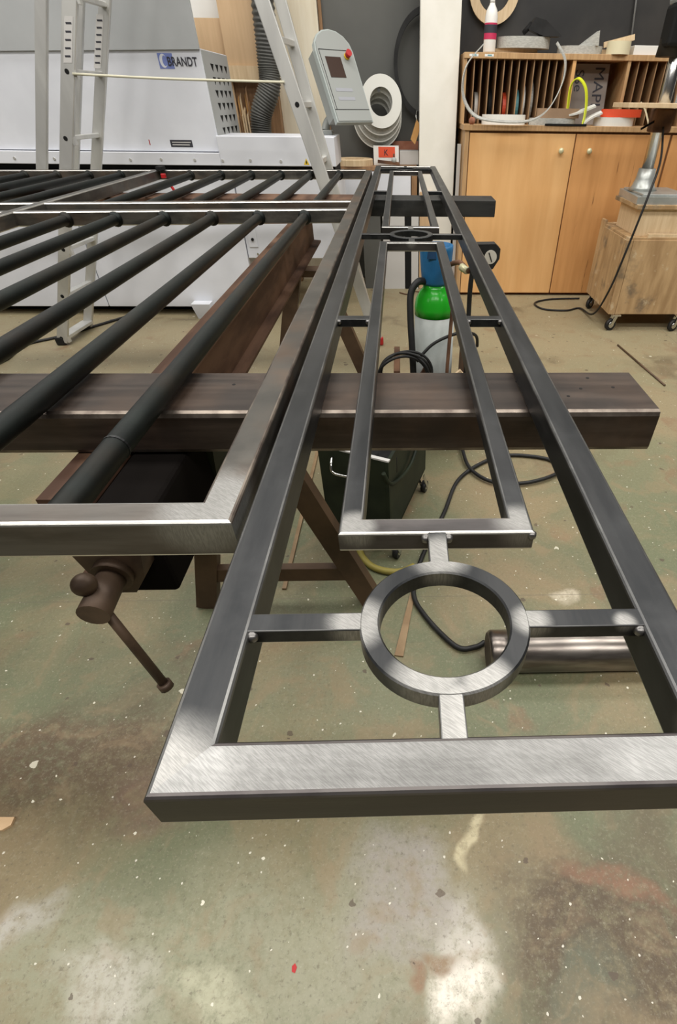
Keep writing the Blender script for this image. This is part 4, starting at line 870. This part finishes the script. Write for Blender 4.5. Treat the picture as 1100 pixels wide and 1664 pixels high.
# ------------------------------------------------------------------ welding machine box on casters
wc = thing('welder_cabinet', 'dark green open-topped steel box on casters under the near beam', 'welder', (0.0, 1.5, 0))
P = {'a': (-.145, 1.46), 'b': (.118, 1.34), 'c': (.275, 1.86), 'd': (.01, 1.98)}
wz0, wz1 = .10, .47
def wall(p, q, z0=wz0, z1=wz1, t=.012):
    a = Vector((*P[p], 0)); b_ = Vector((*P[q], 0)); d = (b_-a).normalized(); n = Vector((-d.y, d.x, 0))*t
    return prism(B(), [a+Vector((0, 0, z0)), b_+Vector((0, 0, z0)), b_+Vector((0, 0, z1)), a+Vector((0, 0, z1))], n)
fr = part('front_panel', wall('a', 'b'), M_GREEN, wc)
part('right_panel', wall('b', 'c'), M_GREEN, wc); part('back_panel', wall('c', 'd'), M_GREEN, wc); part('left_panel', wall('d', 'a'), M_GREEN, wc)
part('bottom', prism(B(), [(*P[k], wz0) for k in 'abcd'], (0, 0, .012)), M_GREEN, wc)
part('inner_tray', prism(B(), [(-.12, 1.48, .36), (.115, 1.37, .36), (.255, 1.84, .36), (.02, 1.95, .36)], (0, 0, .01)), M_BLACK, wc)
for k in range(3): part('inner_coil', cyl(B(), (-.02+.07*k, 1.50-.03*k, .37), (-.02+.07*k, 1.50-.03*k, .435), .028, n=14), M_BLACK, wc)
part('rim', wall('a', 'b', wz1, wz1+.006, .016), M_GREYB, wc) 
part('handle', tube(B(), [(-.09, 1.43, .44), (-.092, 1.40, .425), (-.085, 1.385, .40), (-.03, 1.36, .40), (0, 1.36, .405)], .005, 8, 4), M_CHROME, fr)
part('side_cable', tube(B(), [(.10, 1.335, .43), (.13, 1.37, .36), (.20, 1.56, .32), (.245, 1.70, .40), (.26, 1.78, .47)], .008, 8, 6), M_GREEN, wc)
for (x, y) in ((.12, 1.36), (-.12, 1.47), (.25, 1.82), (.02, 1.95)):
    d = Vector((.35, .94, 0)); s = Vector((-.94, .35, 0)); c = Vector((x+.02, y, .028))
    wh = part('caster_wheel', cyl(B(), c-s*.011, c+s*.011, .028, n=18), M_RUBBER, wc)
    part('wheel_hub', cyl(B(), c-s*.013, c+s*.013, .014, n=14), M_CHROME, wh)
    bm = B(); bar2(bm, c+s*.016, c+s*.016+Vector((-.02, -.01, .072)), .003, .02, up=d); bar2(bm, c-s*.016, c-s*.016+Vector((-.02, -.01, .072)), .003, .02, up=d); part('caster_fork', bm, M_CHROME, wc)

# ------------------------------------------------------------------ things on the floor
cp = [(.445, .91, .012), (.41, .89, .012), (.343, .896, .012), (.242, 1.035, .012), (.204, 1.157, .012), (.25, 1.363, .012), (.352, 1.627, .012), (.443, 1.894, .012), (.60, 2.061, .012), (.743, 2.119, .012), (.93, 2.078, .012), (.97, 1.98, .014), (.904, 1.905, .020), (.759, 1.853, .018), (.608, 1.866, .018), (.513, 1.975, .020), (.488, 2.14, .026), (.50, 2.4, .012), (.6, 2.6, .012)]
single('floor_cable', tube(B(), cp, .0095, 8, 8), M_RUBBER, 'black cable looping over the green floor beneath the ringed panel', 'cable', (.5, 1.5, 0))
rs = thing('steel_roller', 'dark turned steel roller lying on the floor beneath the front ring', 'roller', (.7, .83, 0))
part('shaft', lathe(B(), [(.062, .44), (.068, .446), (.07, .452), (.07, .505), (.0685, .506), (.0685, .51), (.07, .511), (.07, 1.05), (.064, 1.056)], (0, .83, .07), 40, 'X'), M_SHAFT, rs)
part('end_face', lathe(B(), [(.058, .4392), (.062, .440)], (0, .83, .07), 40, 'X'), mat('rusty_end_face', (.10, .075, .06), rough=.6, metal=.5), rs)
single('flat_bar', prism(B(), [(.133, .867, 0), (.163, .862, 0), (.213, 1.17, 0), (.196, 1.17, 0)], (0, 0, .006)), M_STRIP, 'short brown flat bar on the floor seen through the front ring', 'flat bar', (.17, 1.0, 0))
single('flat_bar', prism(B(), [(-.302, 1.18, 0), (-.286, 1.18, 0), (-.282, 2.3, 0), (-.298, 2.3, 0)], (0, 0, .008)), M_STRIP, 'long thin brown flat bar on the floor under the I-beam', 'flat bar', (-.29, 1.7, 0))
single('yellow_hose', tube(B(), [(-.02, 1.40, .012), (.0, 1.345, .012), (.04, 1.29, .012), (.10, 1.262, .012), (.16, 1.26, .012), (.21, 1.29, .012)], .014, 8, 6), M_YHOSE, 'dirty yellow hose on the floor by the welder caster', 'hose', (.07, 1.28, 0))
single('wood_chip', prism(B(), [(-.93, .355, 0), (-.868, .352, 0), (-.852, .364, 0), (-.854, .383, 0), (-.93, .385, 0)], (0, 0, .008)), M_TANB, 'small tan wood chip on the floor at the left edge', 'wood chip', (-.88, .37, 0))
single('thin_rod', tube(B(), [(1.855, 3.72, .007), (1.93, 2.985, .007)], .0065, 8, 0), M_TREST, 'thin brown rod lying on the floor below the trolley', 'rod', (1.89, 3.35, 0))
single('left_cable', tube(B(), [(-2.9, 3.0, .01), (-2.66, 3.38, .01), (-2.68, 3.70, .01), (-2.50, 3.90, .01), (-2.30, 4.2, .01), (-2.1, 4.5, .01)], .010, 7, 6), M_RUBBER, 'black cable on the floor by the left ladder foot', 'cable', (-2.6, 3.7, 0))
pc = single('red_paint_chip', prism(B(), [(-.083, .057, 0), (-.076, .054, 0), (-.073, .064, 0), (-.078, .071, 0), (-.084, .066, 0)], (0, 0, .0015)), M_RED, 'tiny red chip on the bare floor in front', 'chip', (-.08, .06, 0))
qc = thing('quick_clamp', 'red clamp with a dark jaw on the far rail of the barred gate', 'clamp', (-1.27, 3.6, gz))
part('red_handle', box(B(), -1.288, -1.262, 3.625, 3.650, gt-.036, gt-.012, .004), M_RED, qc)
part('red_bar', bar2(B(), (-1.262, 3.64, gz+.004), (-1.222, 3.62, gz-.055), .013, .010), M_RED, qc)
part('jaw', box(B(), -1.31, -1.270, 3.63, 3.69, gt+.001, gt+.022, .003), M_BLACK, qc)
